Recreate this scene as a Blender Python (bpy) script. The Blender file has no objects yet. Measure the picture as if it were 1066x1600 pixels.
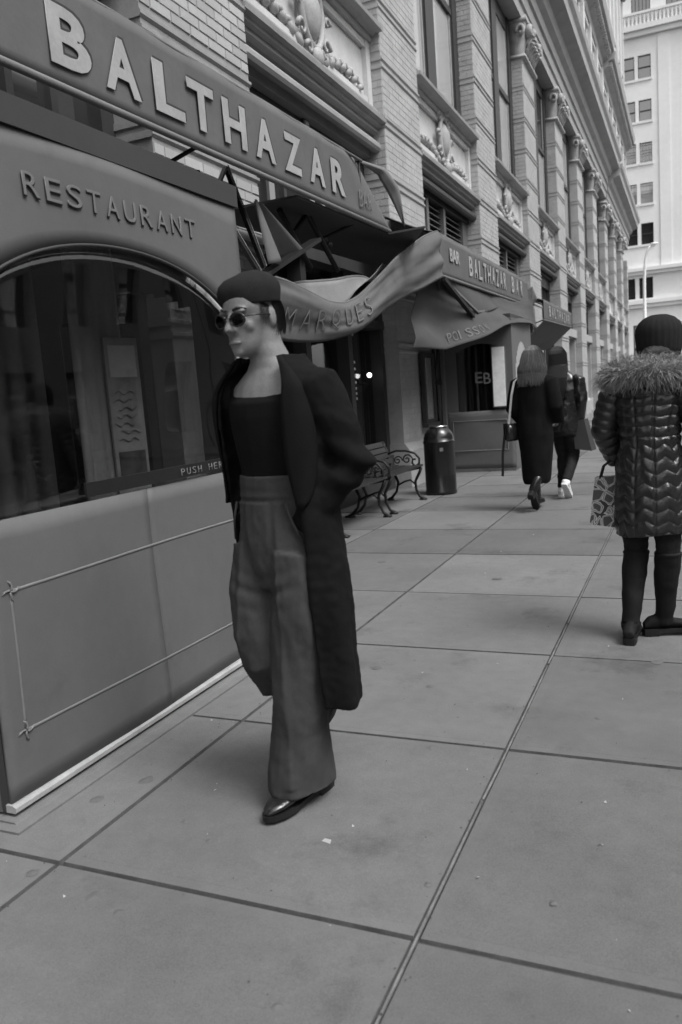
import bpy, math, random
from mathutils import Vector, Matrix, noise
random.seed(7)
C = bpy.context.scene
COL = C.collection
R_ = math.radians
# ---------------------------------------------------------------- camera
cam_d = bpy.data.cameras.new('camera'); cam = bpy.data.objects.new('camera', cam_d); COL.objects.link(cam)
cam.matrix_world = Matrix(((0.916152, 0.011163, 0.400676, 0), (0.394003, 0.15865, -0.905313, 0), (-0.073673, 0.987272, 0.140949, 1.4), (0, 0, 0, 1)))
cam_d.sensor_fit = 'VERTICAL'; cam_d.sensor_height = 36; cam_d.lens = 27.99
cam_d.dof.use_dof = True; cam_d.dof.focus_distance = 4.6; cam_d.dof.aperture_fstop = 3.4
cam_d.clip_start = .05; cam_d.clip_end = 1500
C.camera = cam
# ---------------------------------------------------------------- sky, sun, exposure
SUN_EL, SUN_AZ = 57, 108            # degrees; azimuth from +Y towards +X
w = bpy.data.worlds.new('World'); C.world = w; w.use_nodes = True
nt = w.node_tree; nt.nodes.clear()
sky = nt.nodes.new('ShaderNodeTexSky'); sky.sky_type = 'NISHITA'; sky.sun_disc = False
sky.sun_elevation = R_(SUN_EL); sky.sun_rotation = R_(SUN_AZ); sky.dust_density = 3
bw = nt.nodes.new('ShaderNodeRGBToBW'); bg = nt.nodes.new('ShaderNodeBackground'); wo = nt.nodes.new('ShaderNodeOutputWorld')
bg.inputs[1].default_value = .14
nt.links.new(sky.outputs[0], bw.inputs[0]); nt.links.new(bw.outputs[0], bg.inputs[0]); nt.links.new(bg.outputs[0], wo.inputs[0])
sd = bpy.data.lights.new('sun', 'SUN'); sd.energy = .9; sd.angle = R_(24); sd.color = (1, 1, 1)
so = bpy.data.objects.new('sun', sd); COL.objects.link(so)
sv = Vector((math.sin(R_(SUN_AZ))*math.cos(R_(SUN_EL)), math.cos(R_(SUN_AZ))*math.cos(R_(SUN_EL)), math.sin(R_(SUN_EL))))
so.rotation_euler = (-sv).to_track_quat('-Z', 'Y').to_euler()
C.view_settings.view_transform = 'Standard'; C.view_settings.look = 'None'
C.view_settings.exposure = 1.28; C.view_settings.gamma = 1; C.view_settings.use_curve_mapping = False
C.render.resolution_x = 682; C.render.resolution_y = 1024
# ---------------------------------------------------------------- helpers
class MB:
    def __init__(s): s.v = []; s.f = []; s.m = []
    def add(s, vs, fs, mi=0):
        o = len(s.v); s.v += [tuple(p) for p in vs]; s.f += [tuple(i+o for i in f) for f in fs]; s.m += [mi]*len(fs); return s
    def box(s, x0, x1, y0, y1, z0, z1, mi=0):
        return s.add([(x0,y0,z0),(x1,y0,z0),(x1,y1,z0),(x0,y1,z0),(x0,y0,z1),(x1,y0,z1),(x1,y1,z1),(x0,y1,z1)],
            [(0,3,2,1),(4,5,6,7),(0,1,5,4),(1,2,6,5),(2,3,7,6),(3,0,4,7)], mi)
    def bar(s, a, b, wd, ht=None, mi=0):          # rectangular bar from a to b
        a = Vector(a); b = Vector(b); ht = ht or wd; d = (b-a).normalized()
        up = Vector((0,0,1)) if abs(d.z) < .9 else Vector((0,1,0))
        r = d.cross(up).normalized(); u = r.cross(d)
        vs = [p + r*sx*wd/2 + u*sy*ht/2 for p in (a,b) for sx,sy in ((-1,-1),(1,-1),(1,1),(-1,1))]
        return s.add(vs, [(0,1,2,3),(7,6,5,4),(0,4,5,1),(1,5,6,2),(2,6,7,3),(3,7,4,0)], mi)
    def tube(s, pts, rad, n=10, mi=0, cap=True, ref=None):   # rad: number, or list of numbers / (ra, rb)
        pts = [Vector(p) for p in pts]; k = len(pts)
        if not isinstance(rad, (list, tuple)): rad = [rad]*k
        rings = []; prev = None
        for i, p in enumerate(pts):
            t = (pts[min(i+1,k-1)] - pts[max(i-1,0)]).normalized()
            if prev is None:
                rf = Vector(ref) if ref else (Vector((1,0,0)) if abs(t.x) < .8 else Vector((0,1,0)))
            else: rf = prev
            a = (rf - t*rf.dot(t)).normalized(); prev = a; b = t.cross(a)
            ra, rb = rad[i] if isinstance(rad[i], (list, tuple)) else (rad[i], rad[i])
            rings.append([p + a*math.cos(2*math.pi*j/n)*ra + b*math.sin(2*math.pi*j/n)*rb for j in range(n)])
        vs = [q for r in rings for q in r]; fs = []
        for i in range(k-1):
            for j in range(n):
                j2 = (j+1) % n; fs.append((i*n+j, i*n+j2, (i+1)*n+j2, (i+1)*n+j))
        if cap: fs.append(tuple(range(n-1,-1,-1))); fs.append(tuple((k-1)*n+j for j in range(n)))
        return s.add(vs, fs, mi)
    def ball(s, c, r, n=12, m=8, rot=None, mi=0):
        rx, ry, rz = r if isinstance(r, (list, tuple)) else (r, r, r); c = Vector(c); vs = [Vector((0,0,-rz))]
        for i in range(1, m):
            a = -math.pi/2 + math.pi*i/m
            vs += [Vector((rx*math.cos(a)*math.cos(2*math.pi*j/n), ry*math.cos(a)*math.sin(2*math.pi*j/n), rz*math.sin(a))) for j in range(n)]
        vs.append(Vector((0,0,rz)))
        if rot: vs = [rot @ q for q in vs]
        fs = [(0, 1+(j+1)%n, 1+j) for j in range(n)]
        for i in range(m-2):
            fs += [(1+i*n+j, 1+i*n+(j+1)%n, 1+(i+1)*n+(j+1)%n, 1+(i+1)*n+j) for j in range(n)]
        t = len(vs)-1; fs += [(1+(m-2)*n+j, 1+(m-2)*n+(j+1)%n, t) for j in range(n)]
        return s.add([q + c for q in vs], fs, mi)
    def prof(s, pts, y0, y1, mi=0):               # closed (x,z) profile pushed along y
        n = len(pts); vs = [(x,y0,z) for x,z in pts] + [(x,y1,z) for x,z in pts]
        return s.add(vs, [(i,(i+1)%n,(i+1)%n+n,i+n) for i in range(n)] + [tuple(range(n-1,-1,-1)), tuple(range(n,2*n))], mi)
    def lathe(s, c, rz, n=24, mi=0):
        k = len(rz); vs = [(c[0]+r*math.cos(2*math.pi*j/n), c[1]+r*math.sin(2*math.pi*j/n), c[2]+z) for r,z in rz for j in range(n)]
        fs = [(i*n+j, i*n+(j+1)%n, (i+1)*n+(j+1)%n, (i+1)*n+j) for i in range(k-1) for j in range(n)]
        return s.add(vs, fs + [tuple(range(n-1,-1,-1)), tuple((k-1)*n+j for j in range(n))], mi)
    def sheet(s, f, nu, nv, th=.004, mi=0):       # cloth: surface f(u,v) given two sides th apart
        P = [[Vector(f(i/nu, j/nv)) for j in range(nv+1)] for i in range(nu+1)]; A = []; B = []
        for i in range(nu+1):
            for j in range(nv+1):
                du = P[min(i+1,nu)][j]-P[max(i-1,0)][j]; dv = P[i][min(j+1,nv)]-P[i][max(j-1,0)]
                n = du.cross(dv); n = n.normalized() if n.length > 1e-9 else Vector((1,0,0))
                A.append(P[i][j]+n*th/2); B.append(P[i][j]-n*th/2)
        K = (nu+1)*(nv+1); ix = lambda i,j: i*(nv+1)+j; fs = []
        for i in range(nu):
            for j in range(nv):
                a,b,c,d = ix(i,j),ix(i+1,j),ix(i+1,j+1),ix(i,j+1); fs += [(a,b,c,d),(d+K,c+K,b+K,a+K)]
        for i in range(nu):
            a,b = ix(i,0),ix(i+1,0); fs.append((b,a,a+K,b+K)); a,b = ix(i,nv),ix(i+1,nv); fs.append((a,b,b+K,a+K))
        for j in range(nv):
            a,b = ix(0,j),ix(0,j+1); fs.append((a,b,b+K,a+K)); a,b = ix(nu,j),ix(nu,j+1); fs.append((b,a,a+K,b+K))
        return s.add(A+B, fs, mi)
    def mesh(s, name, mats, smooth=False):
        me = bpy.data.meshes.new(name); me.from_pydata(s.v, [], s.f)
        for m in (mats if isinstance(mats, (list, tuple)) else [mats]): me.materials.append(m)
        if any(s.m): me.polygons.foreach_set('material_index', s.m)
        if smooth: me.polygons.foreach_set('use_smooth', [True]*len(s.f))
        me.update(); return me
    def build(s, name, mats, parent=None, smooth=False, loc=None):
        return link(name, s.mesh(name, mats, smooth), parent, loc)
def link(name, me, parent=None, loc=None):
    o = bpy.data.objects.new(name, me); COL.objects.link(o)
    if parent: o.parent = parent
    if loc: o.location = loc
    return o
def thing(name, label, cat, loc=(0,0,0), group=None):
    o = link(name, None, None, loc); o.empty_display_size = .1
    return tag(o, label, cat, group)
def tag(o, label, cat, group=None, kind=None):
    if label: o['label'] = label
    if cat: o['category'] = cat
    if group: o['group'] = group
    if kind: o['kind'] = kind
    return o
def fuse(name, mb, mat, parent=None, vox=.008, smooth=2, disp=None):
    """union of overlapping closed shapes as one continuous skin"""
    me = mb.mesh(name, mat); o = link(name, me)
    r = o.modifiers.new('r', 'REMESH'); r.mode = 'VOXEL'; r.voxel_size = vox; r.use_smooth_shade = True
    if smooth:
        sm = o.modifiers.new('s', 'SMOOTH'); sm.iterations = smooth; sm.factor = .5
    dg = bpy.context.evaluated_depsgraph_get(); dg.update()
    me2 = bpy.data.meshes.new_from_object(o.evaluated_get(dg)); me2.name = name
    o.modifiers.clear(); o.data = me2; bpy.data.meshes.remove(me)
    if disp:
        me2.update()
        co = [v.co.copy() for v in me2.vertices]; no = [v.normal.copy() for v in me2.vertices]
        for v, c, n in zip(me2.vertices, co, no): v.co = c + n*disp(c, n)
    me2.polygons.foreach_set('use_smooth', [True]*len(me2.polygons)); me2.update()
    if not me2.materials: me2.materials.append(mat)
    if parent: o.parent = parent
    return o
def text(body, size, th, bold=0.0, spacing=1.0, shear=0):
    cu = bpy.data.curves.new('t', 'FONT'); cu.body = body; cu.size = size; cu.extrude = th/2; cu.offset = bold
    cu.space_character = spacing; cu.resolution_u = 4; cu.shear = shear; cu.bevel_depth = min(.0015, th*.3); cu.bevel_resolution = 0
    o = link('t', cu); dg = bpy.context.evaluated_depsgraph_get(); dg.update()
    me = bpy.data.meshes.new_from_object(o.evaluated_get(dg)); bpy.data.objects.remove(o); return me
def letters(name, body, o, u, v, size, mat, parent, th=.006, bold=0, fit=None, height=None, spacing=1.0, align='L'):
    """flat lettering laid on a surface: origin o, reading along u, up along v"""
    me = text(body, size, th, bold, spacing); u = Vector(u).normalized(); v = Vector(v).normalized(); n = u.cross(v); o = Vector(o)
    xs = [q.co.x for q in me.vertices]; ys = [q.co.y for q in me.vertices]; x0, x1, y0, y1 = min(xs), max(xs), min(ys), max(ys)
    sx = fit/(x1-x0) if fit else 1; sy = height/(y1-y0) if height else 1
    for q in me.vertices: q.co = o + u*(q.co.x-x0)*sx + v*(q.co.y-y0)*sy + n*(q.co.z+th/2)
    me.materials.clear(); me.materials.append(mat); me.name = name
    return link(name, me, parent)
def lerp(tab, x):
    if x <= tab[0][0]: return tab[0][1]
    for (a,p),(b,q) in zip(tab, tab[1:]):
        if x <= b:
            t = (x-a)/(b-a); return p+(q-p)*t if not isinstance(p, (tuple,list)) else tuple(i+(j-i)*t for i,j in zip(p,q))
    return tab[-1][1]
def slerp(tab, x):                                 # smooth version (Catmull-like) for scalars
    h = (tab[-1][0]-tab[0][0])*.03; return (lerp(tab,x-h)+lerp(tab,x)*2+lerp(tab,x+h))/4
# ---------------------------------------------------------------- materials (all neutral greys: a black and white street)
def M(name, col, rough=.6, var=.15, scale=6, bump=0, bscale=60, spec=.4, metal=0, rnd=0, coord='pos', stretch=None, speck=0, sheen=0, stain=0):
    m = bpy.data.materials.new(name); m.use_nodes = True; t = m.node_tree; N = t.nodes; L = t.links
    b = N['Principled BSDF']; b.inputs['Roughness'].default_value = rough; b.inputs['Metallic'].default_value = metal
    b.inputs['Specular IOR Level'].default_value = spec
    if sheen: b.inputs['Sheen Weight'].default_value = sheen
    if coord == 'pos': src = N.new('ShaderNodeNewGeometry').outputs['Position']
    else: src = N.new('ShaderNodeTexCoord').outputs['Object']
    if stretch:
        mp = N.new('ShaderNodeMapping'); mp.inputs['Scale'].default_value = stretch; L.new(src, mp.inputs[0]); src = mp.outputs[0]
    def math_(op, a, c, clamp=False):
        n = N.new('ShaderNodeMath'); n.operation = op; n.use_clamp = clamp
        for i, q in enumerate((a, c)):
            if isinstance(q, (int, float)): n.inputs[i].default_value = q
            elif q is not None: L.new(q, n.inputs[i])
        return n.outputs[0]
    def noi(sc, det=4, ro=.55):
        n = N.new('ShaderNodeTexNoise'); n.inputs['Scale'].default_value = sc; n.inputs['Detail'].default_value = det; n.inputs['Roughness'].default_value = ro
        L.new(src, n.inputs['Vector']); return n.outputs['Fac']
    f = math_('ADD', math_('MULTIPLY', math_('SUBTRACT', noi(scale), .5), var*4), 1)
    if var > .05:
        f = math_('MULTIPLY', f, math_('ADD', math_('MULTIPLY', math_('SUBTRACT', noi(scale*9, 3), .5), var*2), 1))
    if speck:
        v = N.new('ShaderNodeTexNoise'); v.inputs['Scale'].default_value = 260; v.inputs['Detail'].default_value = 2; L.new(src, v.inputs['Vector'])
        f = math_('MULTIPLY', f, math_('ADD', math_('MULTIPLY', math_('SUBTRACT', v.outputs['Fac'], .5), speck*4), 1))
    if stain:
        st = math_('MULTIPLY', math_('SUBTRACT', noi(1.7, 6, .7), .56), 6, True)
        f = math_('MULTIPLY', f, math_('SUBTRACT', 1, math_('MULTIPLY', st, stain)))
    if rnd:
        oi = N.new('ShaderNodeObjectInfo'); f = math_('MULTIPLY', f, math_('ADD', math_('MULTIPLY', math_('SUBTRACT', oi.outputs['Random'], .5), rnd*2), 1))
    f = math_('MULTIPLY', f, col, True)
    L.new(f, b.inputs['Base Color'])
    if bump:
        bn = N.new('ShaderNodeBump'); bn.inputs['Strength'].default_value = bump; bn.inputs['Distance'].default_value = .01
        L.new(noi(bscale, 5, .6), bn.inputs['Height']); L.new(bn.outputs[0], b.inputs['Normal'])
    return m
def glass(name, refl=.12, rough=.01, tint=.85, bump=0, bscale=2):
    m = bpy.data.materials.new(name); m.use_nodes = True; t = m.node_tree; N = t.nodes; L = t.links; N.clear()
    o = N.new('ShaderNodeOutputMaterial'); mx = N.new('ShaderNodeMixShader'); g = N.new('ShaderNodeBsdfGlossy'); tr = N.new('ShaderNodeBsdfTransparent')
    g.inputs['Roughness'].default_value = rough; tr.inputs[0].default_value = (tint,)*3+(1,)
    gm_ = N.new('ShaderNodeNewGeometry')            # Schlick reflectance, the same from both sides of the thin sheet
    def op(o_, *a):
        n = N.new('ShaderNodeMath'); n.operation = o_; n.use_clamp = o_ == 'ADD'
        for i, q in enumerate(a):
            if isinstance(q, (int, float)): n.inputs[i].default_value = q
            else: L.new(q, n.inputs[i])
        return n
    dt = N.new('ShaderNodeVectorMath'); dt.operation = 'DOT_PRODUCT'; L.new(gm_.outputs['Incoming'], dt.inputs[0]); L.new(gm_.outputs['Normal'], dt.inputs[1])
    ad = op('ADD', op('MULTIPLY', op('POWER', op('SUBTRACT', 1.0, op('ABSOLUTE', dt.outputs['Value']).outputs[0]).outputs[0], 5.0).outputs[0], .9).outputs[0], refl)
    L.new(ad.outputs[0], mx.inputs[0]); L.new(tr.outputs[0], mx.inputs[1]); L.new(g.outputs[0], mx.inputs[2]); L.new(mx.outputs[0], o.inputs[0])
    if bump:
        bn = N.new('ShaderNodeBump'); bn.inputs['Strength'].default_value = bump; bn.inputs['Distance'].default_value = .05
        n = N.new('ShaderNodeTexNoise'); n.inputs['Scale'].default_value = bscale; n.inputs['Detail'].default_value = 1
        gp = N.new('ShaderNodeNewGeometry'); L.new(gp.outputs['Position'], n.inputs['Vector'])
        L.new(n.outputs['Fac'], bn.inputs['Height']); L.new(bn.outputs[0], g.inputs['Normal'])
    return m
def emit(name, s):
    m = bpy.data.materials.new(name); m.use_nodes = True; b = m.node_tree.nodes['Principled BSDF']
    b.inputs['Emission Color'].default_value = (1,1,1,1); b.inputs['Emission Strength'].default_value = s; return m
mSlab = M('concrete', .138, .8, .15, 1.4, .2, 45, .25, rnd=.20, speck=.2, stain=.42)
mEdge = M('trowelled concrete', .140, .75, .15, 1.4, .12, 45, .25, rnd=.20, speck=.15, stain=.42); mEdgeD = M('grimy slab edge', .08, .9, .3, 12, .3, 90, .2)
mJoint = M('joint dirt', .05, .95, .3, 9, .4, 120)
mBead = M('joint sealant', .15, .6, .35, 14, .3, 80)
mGum = M('old gum', .11, .7, .1, 20)
mLitter = M('paper scrap', .36, .8, .1, 30)
mRoad = M('asphalt', .05, .8, .2, 2, .5, 120, speck=.3)
mKerb = M('granite kerb', .25, .7, .1, 4, .3, 90, speck=.2)
mBrick = M('pale brick', .37, .8, .10, 3, .25, 70, .3, rnd=.13, speck=.08)
mBrickB = M('pale brickwork', .355, .8, .16, 3.5, .25, 70, .3)
mMortar = M('mortar', .27, .9, .15, 5, .3, 90, .2)
mStone = M('pier stone', .34, .8, .12, 2.2, .2, 50, .3, stain=.15)
mTerra = M('glazed terracotta', .52, .55, .12, 2.5, .15, 30, .4, stain=.12)
mOrn = M('weathered terracotta ornament', .33, .65, .2, 6, .3, 40, .35)
mCorn = M('painted cornice', .31, .6, .12, 2, .1, 30, .35, stain=.15)
mUpper = M('upper limestone', .52, .8, .08, 1.5, .15, 20, .3)
mFrame = M('dark window frame', .035, .5, .15, 5)
mFrameL = M('pale window mullion', .30, .6, .15, 5)
mPane = M('window pane', .03, .04, .0, 1, spec=1.0); mPane.node_tree.nodes['Principled BSDF'].inputs['IOR'].default_value = 2.1
mPaneL = M('window pane with blind', .40, .08, .05, 1, spec=1.0); mPaneL.node_tree.nodes['Principled BSDF'].inputs['IOR'].default_value = 2.1
mLouv = M('painted louvre', .12, .5, .1, 5)
mDark = M('dark interior', .012, .8, .2, 3)
mWood = M('dark varnished wood', .045, .45, .2, 4, .15, 60, stretch=(1,1,.15))
mWoodL = M('worn painted wood', .13, .6, .2, 4, .15, 60, stretch=(3,3,.3))
mCanvas = M('awning canvas', .112, .78, .10, 2.2, .30, 4.5, .2, stain=.2, speck=.06)
mCanvasL = M('sun faded canvas', .15, .75, .09, 3, .12, 5, .25)
mBack = M('pale canvas lining', .20, .8, .12, 5, .1, 9)
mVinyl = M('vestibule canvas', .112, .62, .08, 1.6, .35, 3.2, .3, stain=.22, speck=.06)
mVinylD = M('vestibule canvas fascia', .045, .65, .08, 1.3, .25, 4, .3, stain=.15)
mPipe = M('pale piping', .155, .6, .1, 9)
mLetter = M('cream lettering', .31, .75, .16, 5, .1, 40, stain=.3)
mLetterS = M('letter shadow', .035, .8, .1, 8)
mLetterG = M('tone on tone lettering', .14, .6, .05, 8)
mMetal = M('pale aluminium strip', .33, .5, .22, 9, 0, 60, .5)
mIron = M('black iron', .014, .5, .2, 14, .1, 60, .25)
mBlackP = M('gloss black paint', .012, .22, .1, 6, .02, 10, .6)
mChrome = M('worn chrome', .6, .25, .1, 20, .1, 60, .5, 1)
mSlat = M('weathered bench slat', .025, .4, .25, 12, .2, 60, stretch=(6,.4,6))
mPaper = M('pale poster', .80, .5, .12, 9)
mPaperG = M('grey print', .40, .6, .2, 14)
mVel = M('velvet curtain', .02, .9, .2, 5, sheen=.2)
mDrap = M('grey drape', .34, .9, .15, 5)
mTower = M('pale limestone tower', .74, .85, .06, .25, .1, 6, .2)
mTowerD = M('tower belt stone', .70, .8, .06, .5)
mLampP = M('white lamp post paint', .75, .5, .05, 5)
mGlassV = glass('clear vinyl', .10, .012, .72, .03, 2.6)
mGlass = glass('shop glass', .04, .008, .8)
mOppo = M('brownstone front', .22, .85, .15, 1.2, .2, 30)
# people
mSkin = M('skin', .18, .48, .13, 26, .22, 320, .35, speck=.12)
mHair = M('dark hair', .018, .4, .4, 60, .5, 240, .5, stretch=(4,4,.35))
mHairB = M('brown hair', .085, .55, .4, 60, .5, 240, .5, stretch=(4,4,.3))
mWool = M('black wool coat', .0085, .95, .2, 12, .3, 300, .1)
mKnit = M('black knit', .0075, .95, .15, 14, .35, 280, .1)
mTrous = M('grey flannel trousers', .050, .92, .14, 9, .2, 260, .12)
mLeath = M('black leather', .012, .22, .2, 20, .12, 90, .6)
mPuff = M('glossy black quilting', .016, .30, .2, 12, .25, 55, .6)
mFur = M('raccoon fur', .25, .8, .5, 30, 0, 60, .2)
mFurD = M('fur base', .16, .9, .3, 20)
mJean = M('black denim', .014, .8, .25, 12, .3, 240, .2)
mSuede = M('black suede boot', .010, .75, .2, 16, .2, 200, .2)
mWhiteS = M('white sneaker', .65, .6, .06, 10)
mStrap = M('pale strap', .45, .6, .05, 10)
mCanvasShade = M('shade toned canvas', .07, .8, .1, 2.5, .12, 5, .2)  # darker copy of the awning canvas: shade on the hanging cloth put into colour
mHairL = M('light hair strands', .20, .5, .3, 60, 0, 240, .5)
mGlassT = glass('tinted lens', .06, .02, .22)
mEye = M('eye', .30, .2, .02, 9)
mBagD = M('dark paper bag', .035, .6, .1, 6)
mHat = M('dark felt', .020, .95, .15, 20, .25, 260, .1)
# ================================================================ ground
gm = MB().add([(-400,-300,-.17),(400,-300,-.17),(400,600,-.17),(-400,600,-.17)], [(0,1,2,3)])
tag(gm.build('ground', mRoad), None, None, kind='structure')
tag(MB().box(2.62, 11.5, -60, 74, -.166, -.13).build('road', mRoad), None, None, kind='structure')
tag(MB().box(-60, 60, 77.2, 86, -.166, -.131).build('cross_road', mRoad), None, None, kind='structure')
for i, (x0, x1) in enumerate(((2.32, 2.60),)):
    kb = MB()
    y = -20.0
    while y < 76: kb.box(x0, x1, y, y+2.38, -.165, .004); y += 2.4
    tag(kb.build('kerb', mKerb), None, None, kind='structure')
walk = tag(MB().box(-4.6, 2.318, -20, 77, -.165, -.011).build('sidewalk', mJoint), None, None, kind='structure')
tag(MB().box(11.52, 14.6, -60, 74, -.165, 0).build('far_sidewalk', mSlab), None, None, kind='structure')
tag(MB().box(-60, 60, 86.2, 95.5, -.165, 0).build('corner_sidewalk', mSlab), None, None, kind='structure')
XJ = [-4.55, -3.05, -1.855, -.662, .53, 1.72, 2.31]
YJ = [-2.86, -1.7, -.55, .61, 1.77, 2.92, 4.06, 5.25, 6.56, 7.75, 8.95, 10.15, 11.35, 12.55, 13.75, 14.95, 16.2, 17.4, 18.6, 19.8, 21, 22.2, 23.4, 24.6, 25.8, 27, 28.2, 29.4]
def slab_mesh(w, d, z=0):
    b = MB(); g = .0065; c = .0035; e = .042
    X = [0+g, g+c, g+e, w-g-e, w-g-c, w-g]; Y = [g, g+c, g+e, d-g-e, d-g-c, d-g]
    zz = [-.012+z, z, z+.0004]
    ring = lambda k, q: [(X[k],Y[k],q),(X[5-k],Y[k],q),(X[5-k],Y[5-k],q),(X[k],Y[5-k],q)]
    vs = ring(0, zz[0]) + ring(1, zz[1]) + ring(2, zz[1]) + ring(2, zz[2])
    sd = lambda a, b_: [(a+i, a+(i+1)%4, b_+(i+1)%4, b_+i) for i in range(4)]
    b.add(vs[:8], sd(0, 4), 2); b.add(vs[4:12], sd(0, 4), 1); b.add(vs[8:16], sd(0, 4), 1); b.add(vs[12:16], [(0,1,2,3)], 0)
    return b
cache = {}
rs = random.Random(3)
for x0, x1 in zip(XJ, XJ[1:]):
    for y0, y1 in zip(YJ, YJ[1:]):
        k = (round(x1-x0, 3), round(y1-y0, 3))
        if k not in cache: cache[k] = slab_mesh(*k).mesh('paving_slab', [mSlab, mEdge, mEdgeD])
        o = link('paving_slab', cache[k], walk, (x0, y0, rs.uniform(-.0022, .0012)))
far = MB()
y = 29.4
while y < 76:
    for x0, x1 in zip(XJ, XJ[1:]):
        q = slab_mesh(x1-x0, 1.2); far.add([(a+x0, b+y, c) for a,b,c in q.v], q.f)
    y += 1.2
tag(far.build('distant_paving', mSlab, walk), None, None, kind='stuff')
# sealant bead standing a little proud along the long joint, with worn gaps
bd = MB(); y = -2.5
while y < 14:
    l = rs.uniform(.5, 1.6); pts = [(-.662+rs.uniform(-.002,.002), y+l*i/6, -.0035) for i in range(7)]
    bd.tube(pts, [(.0050, .0062*rs.uniform(.75,1.1))]*7, 6); y += l+rs.uniform(.004,.03)
bd.build('joint_sealant', mBead, walk, True)
gs = MB()
for x, y, r in ((-1.93,2.32,.030),(-2.02,2.14,.028),(-1.9,1.70,.020),(-1.62,1.66,.026),(-1.5,1.62,.018),(-1.6,2.1,.016),(-1.45,2.02,.014),(-1.06,1.02,.026),(-1.12,1.2,.014),(-.36,3.3,.014),(-.95,2.86,.02),(-.7,2.0,.012),(-.15,4.05,.03),(-.35,2.02,.012),(-1.5,3.7,.03),(-1.15,3.5,.02),(-1.7,1.3,.02),(-.9,1.45,.014),(.2,2.6,.03),(-1.3,5.7,.04),(-2.6,7.2,.03),(-2.4,6.2,.04)):
    n = 10; vs = [(x,y,.0062)]
    for j in range(n):
        a = 2*math.pi*j/n; q = r*rs.uniform(.75,1.15); vs.append((x+q*math.cos(a), y+q*1.1*math.sin(a), .0018))
    gs.add(vs, [(0,1+j,1+(j+1)%n) for j in range(n)])
tag(gs.build('gum_spots', mGum, walk), None, None, kind='stuff')
ls = MB()
for i in range(70):
    x = rs.uniform(-2.1,.1); y = rs.uniform(1.0,9); r = rs.uniform(.0015,.006)*(1+.1*y); a = rs.uniform(0,6)
    ls.add([(x+r*math.cos(a+k*2.1)*rs.uniform(.5,1.3), y+r*math.sin(a+k*2.1), .0021+.004*(k==1)) for k in range(3)], [(0,1,2)])
for x, y in ((-1.08,2.12),):
    ls.add([(x-.012,y,.003),(x+.022,y-.008,.003),(x+.017,y+.012,.005),(x-.008,y+.018,.003)], [(0,1,2,3)])
dk = MB()
for i in range(420):
    y = .9+9*rs.random()**1.6; x = rs.uniform(-2.1,.3) if rs.random() < .6 else rs.choice((-.662,-1.855))+rs.gauss(0,.03); r = rs.uniform(.001,.0032)*(1+.12*y); a = rs.uniform(0,6)
    dk.add([(x+r*math.cos(a+k*1.6)*rs.uniform(.5,1.5), y+r*math.sin(a+k*1.6), .0022+.002*(k==1)) for k in range(4)], [(0,1,2,3)])
tag(dk.build('dark_grit', mJoint, walk), None, None, kind='stuff')
tag(ls.build('litter_flecks', mLitter, walk), None, None, kind='stuff')

# ================================================================ the long facade on the left
XF, XB = -3.9, -4.35
P_, W_ = 5.7, .86                                   # bay pitch, half pier width
def strip_profile(b, pts, y0, y1): b.prof(pts, y0, y1)
def acanthus():
    """scrolled capital, origin at its foot on the pier face"""
    b = MB()
    b.box(-.3,.10,-.92,.92,0,.07); b.box(-.3,.16,-.98,.98,.86,.98)
    b.add([(-.3,-.84,.07),(.03,-.84,.07),(.03,.84,.07),(-.3,.84,.07),(-.3,-.94,.86),(.13,-.94,.86),(.13,.94,.86),(-.3,.94,.86)], [(0,1,5,4),(1,2,6,5),(2,3,7,6),(3,0,4,7)])
    for sgn in (-1, 1):
        pts = []
        for i in range(22):
            a = i*.42; r = .24*math.exp(-.115*i); pts.append((.20, sgn*(.72-r*math.cos(a)*1.0+.02), .62+r*math.sin(a)))
        b.tube(pts, [(.085, .05)]*22, 6)
        for i in range(14):
            a = i*.45; r = .2*math.exp(-.12*i)
            if i == 0: pts = []
            pts.append((.02-r*math.cos(a)*.7, sgn*.97, .62+r*math.sin(a)))
        b.tube(pts, .05, 6)
    for row, (z, n, h) in enumerate(((.1, 5, .34), (.30, 4, .36))):
        for i in range(n):
            y = -.68 + 1.36*(i+.5)/n
            b.tube([(.03,y,z),(.10,y,z+h*.5),(.19,y,z+h*.9),(.26,y,z+h*.86),(.27,y,z+h*.7)], [(.10,.03),(.13,.04),(.12,.04),(.08,.035),(.03,.02)], 6, ref=(0,1,0))
    b.ball((.16,0,.86), (.1,.16,.13), 8, 6)
    return b
def cartouche(b):
    """oval shield with crown of scrolls and side sprays; origin on the panel face, in the panel centre"""
    R = Matrix.Rotation(0,3,'X')
    b.ball((.05,0,.0), (.13,.22,.30), 14, 10)
    b.tube([(.08,.29*math.cos(a),.38*math.sin(a)) for a in [i*math.pi/14 for i in range(29)]], .045, 7, cap=False)
    for s in (-1,1):
        for (cy,cz,r0) in ((.30,.33,.12),(.33,-.28,.13),(.14,.46,.10),(.16,-.44,.10),(.40,.02,.09)):
            b.tube([(.10,s*(cy+r0*math.exp(-.13*i)*math.cos(i*.5)),cz+r0*math.exp(-.13*i)*math.sin(i*.5)) for i in range(14)], [.034*math.exp(-.06*i) for i in range(14)], 6)
        for i in range(7):
            t = i/6; y = s*(.38+1.15*t); z = -.40+.13*math.sin(t*2.6)-.02*t
            b.ball((.05,y,z), (.055,.115-.05*t,.07-.025*t), 7, 5, Matrix.Rotation(s*.5,3,'X'))
            b.ball((.06,y+s*.06,z+.07-.04*t), (.04,.06,.045), 6, 4)
        b.tube([(.05,s*(.36+1.2*i/9),-.38+.14*math.sin(i/9*2.6)) for i in range(10)], [.04-.002*i for i in range(10)], 6)
    b.ball((.12,0,.50), (.09,.13,.11), 8, 6); b.ball((.12,0,-.50), (.08,.11,.12), 8, 6)
    return b
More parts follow.
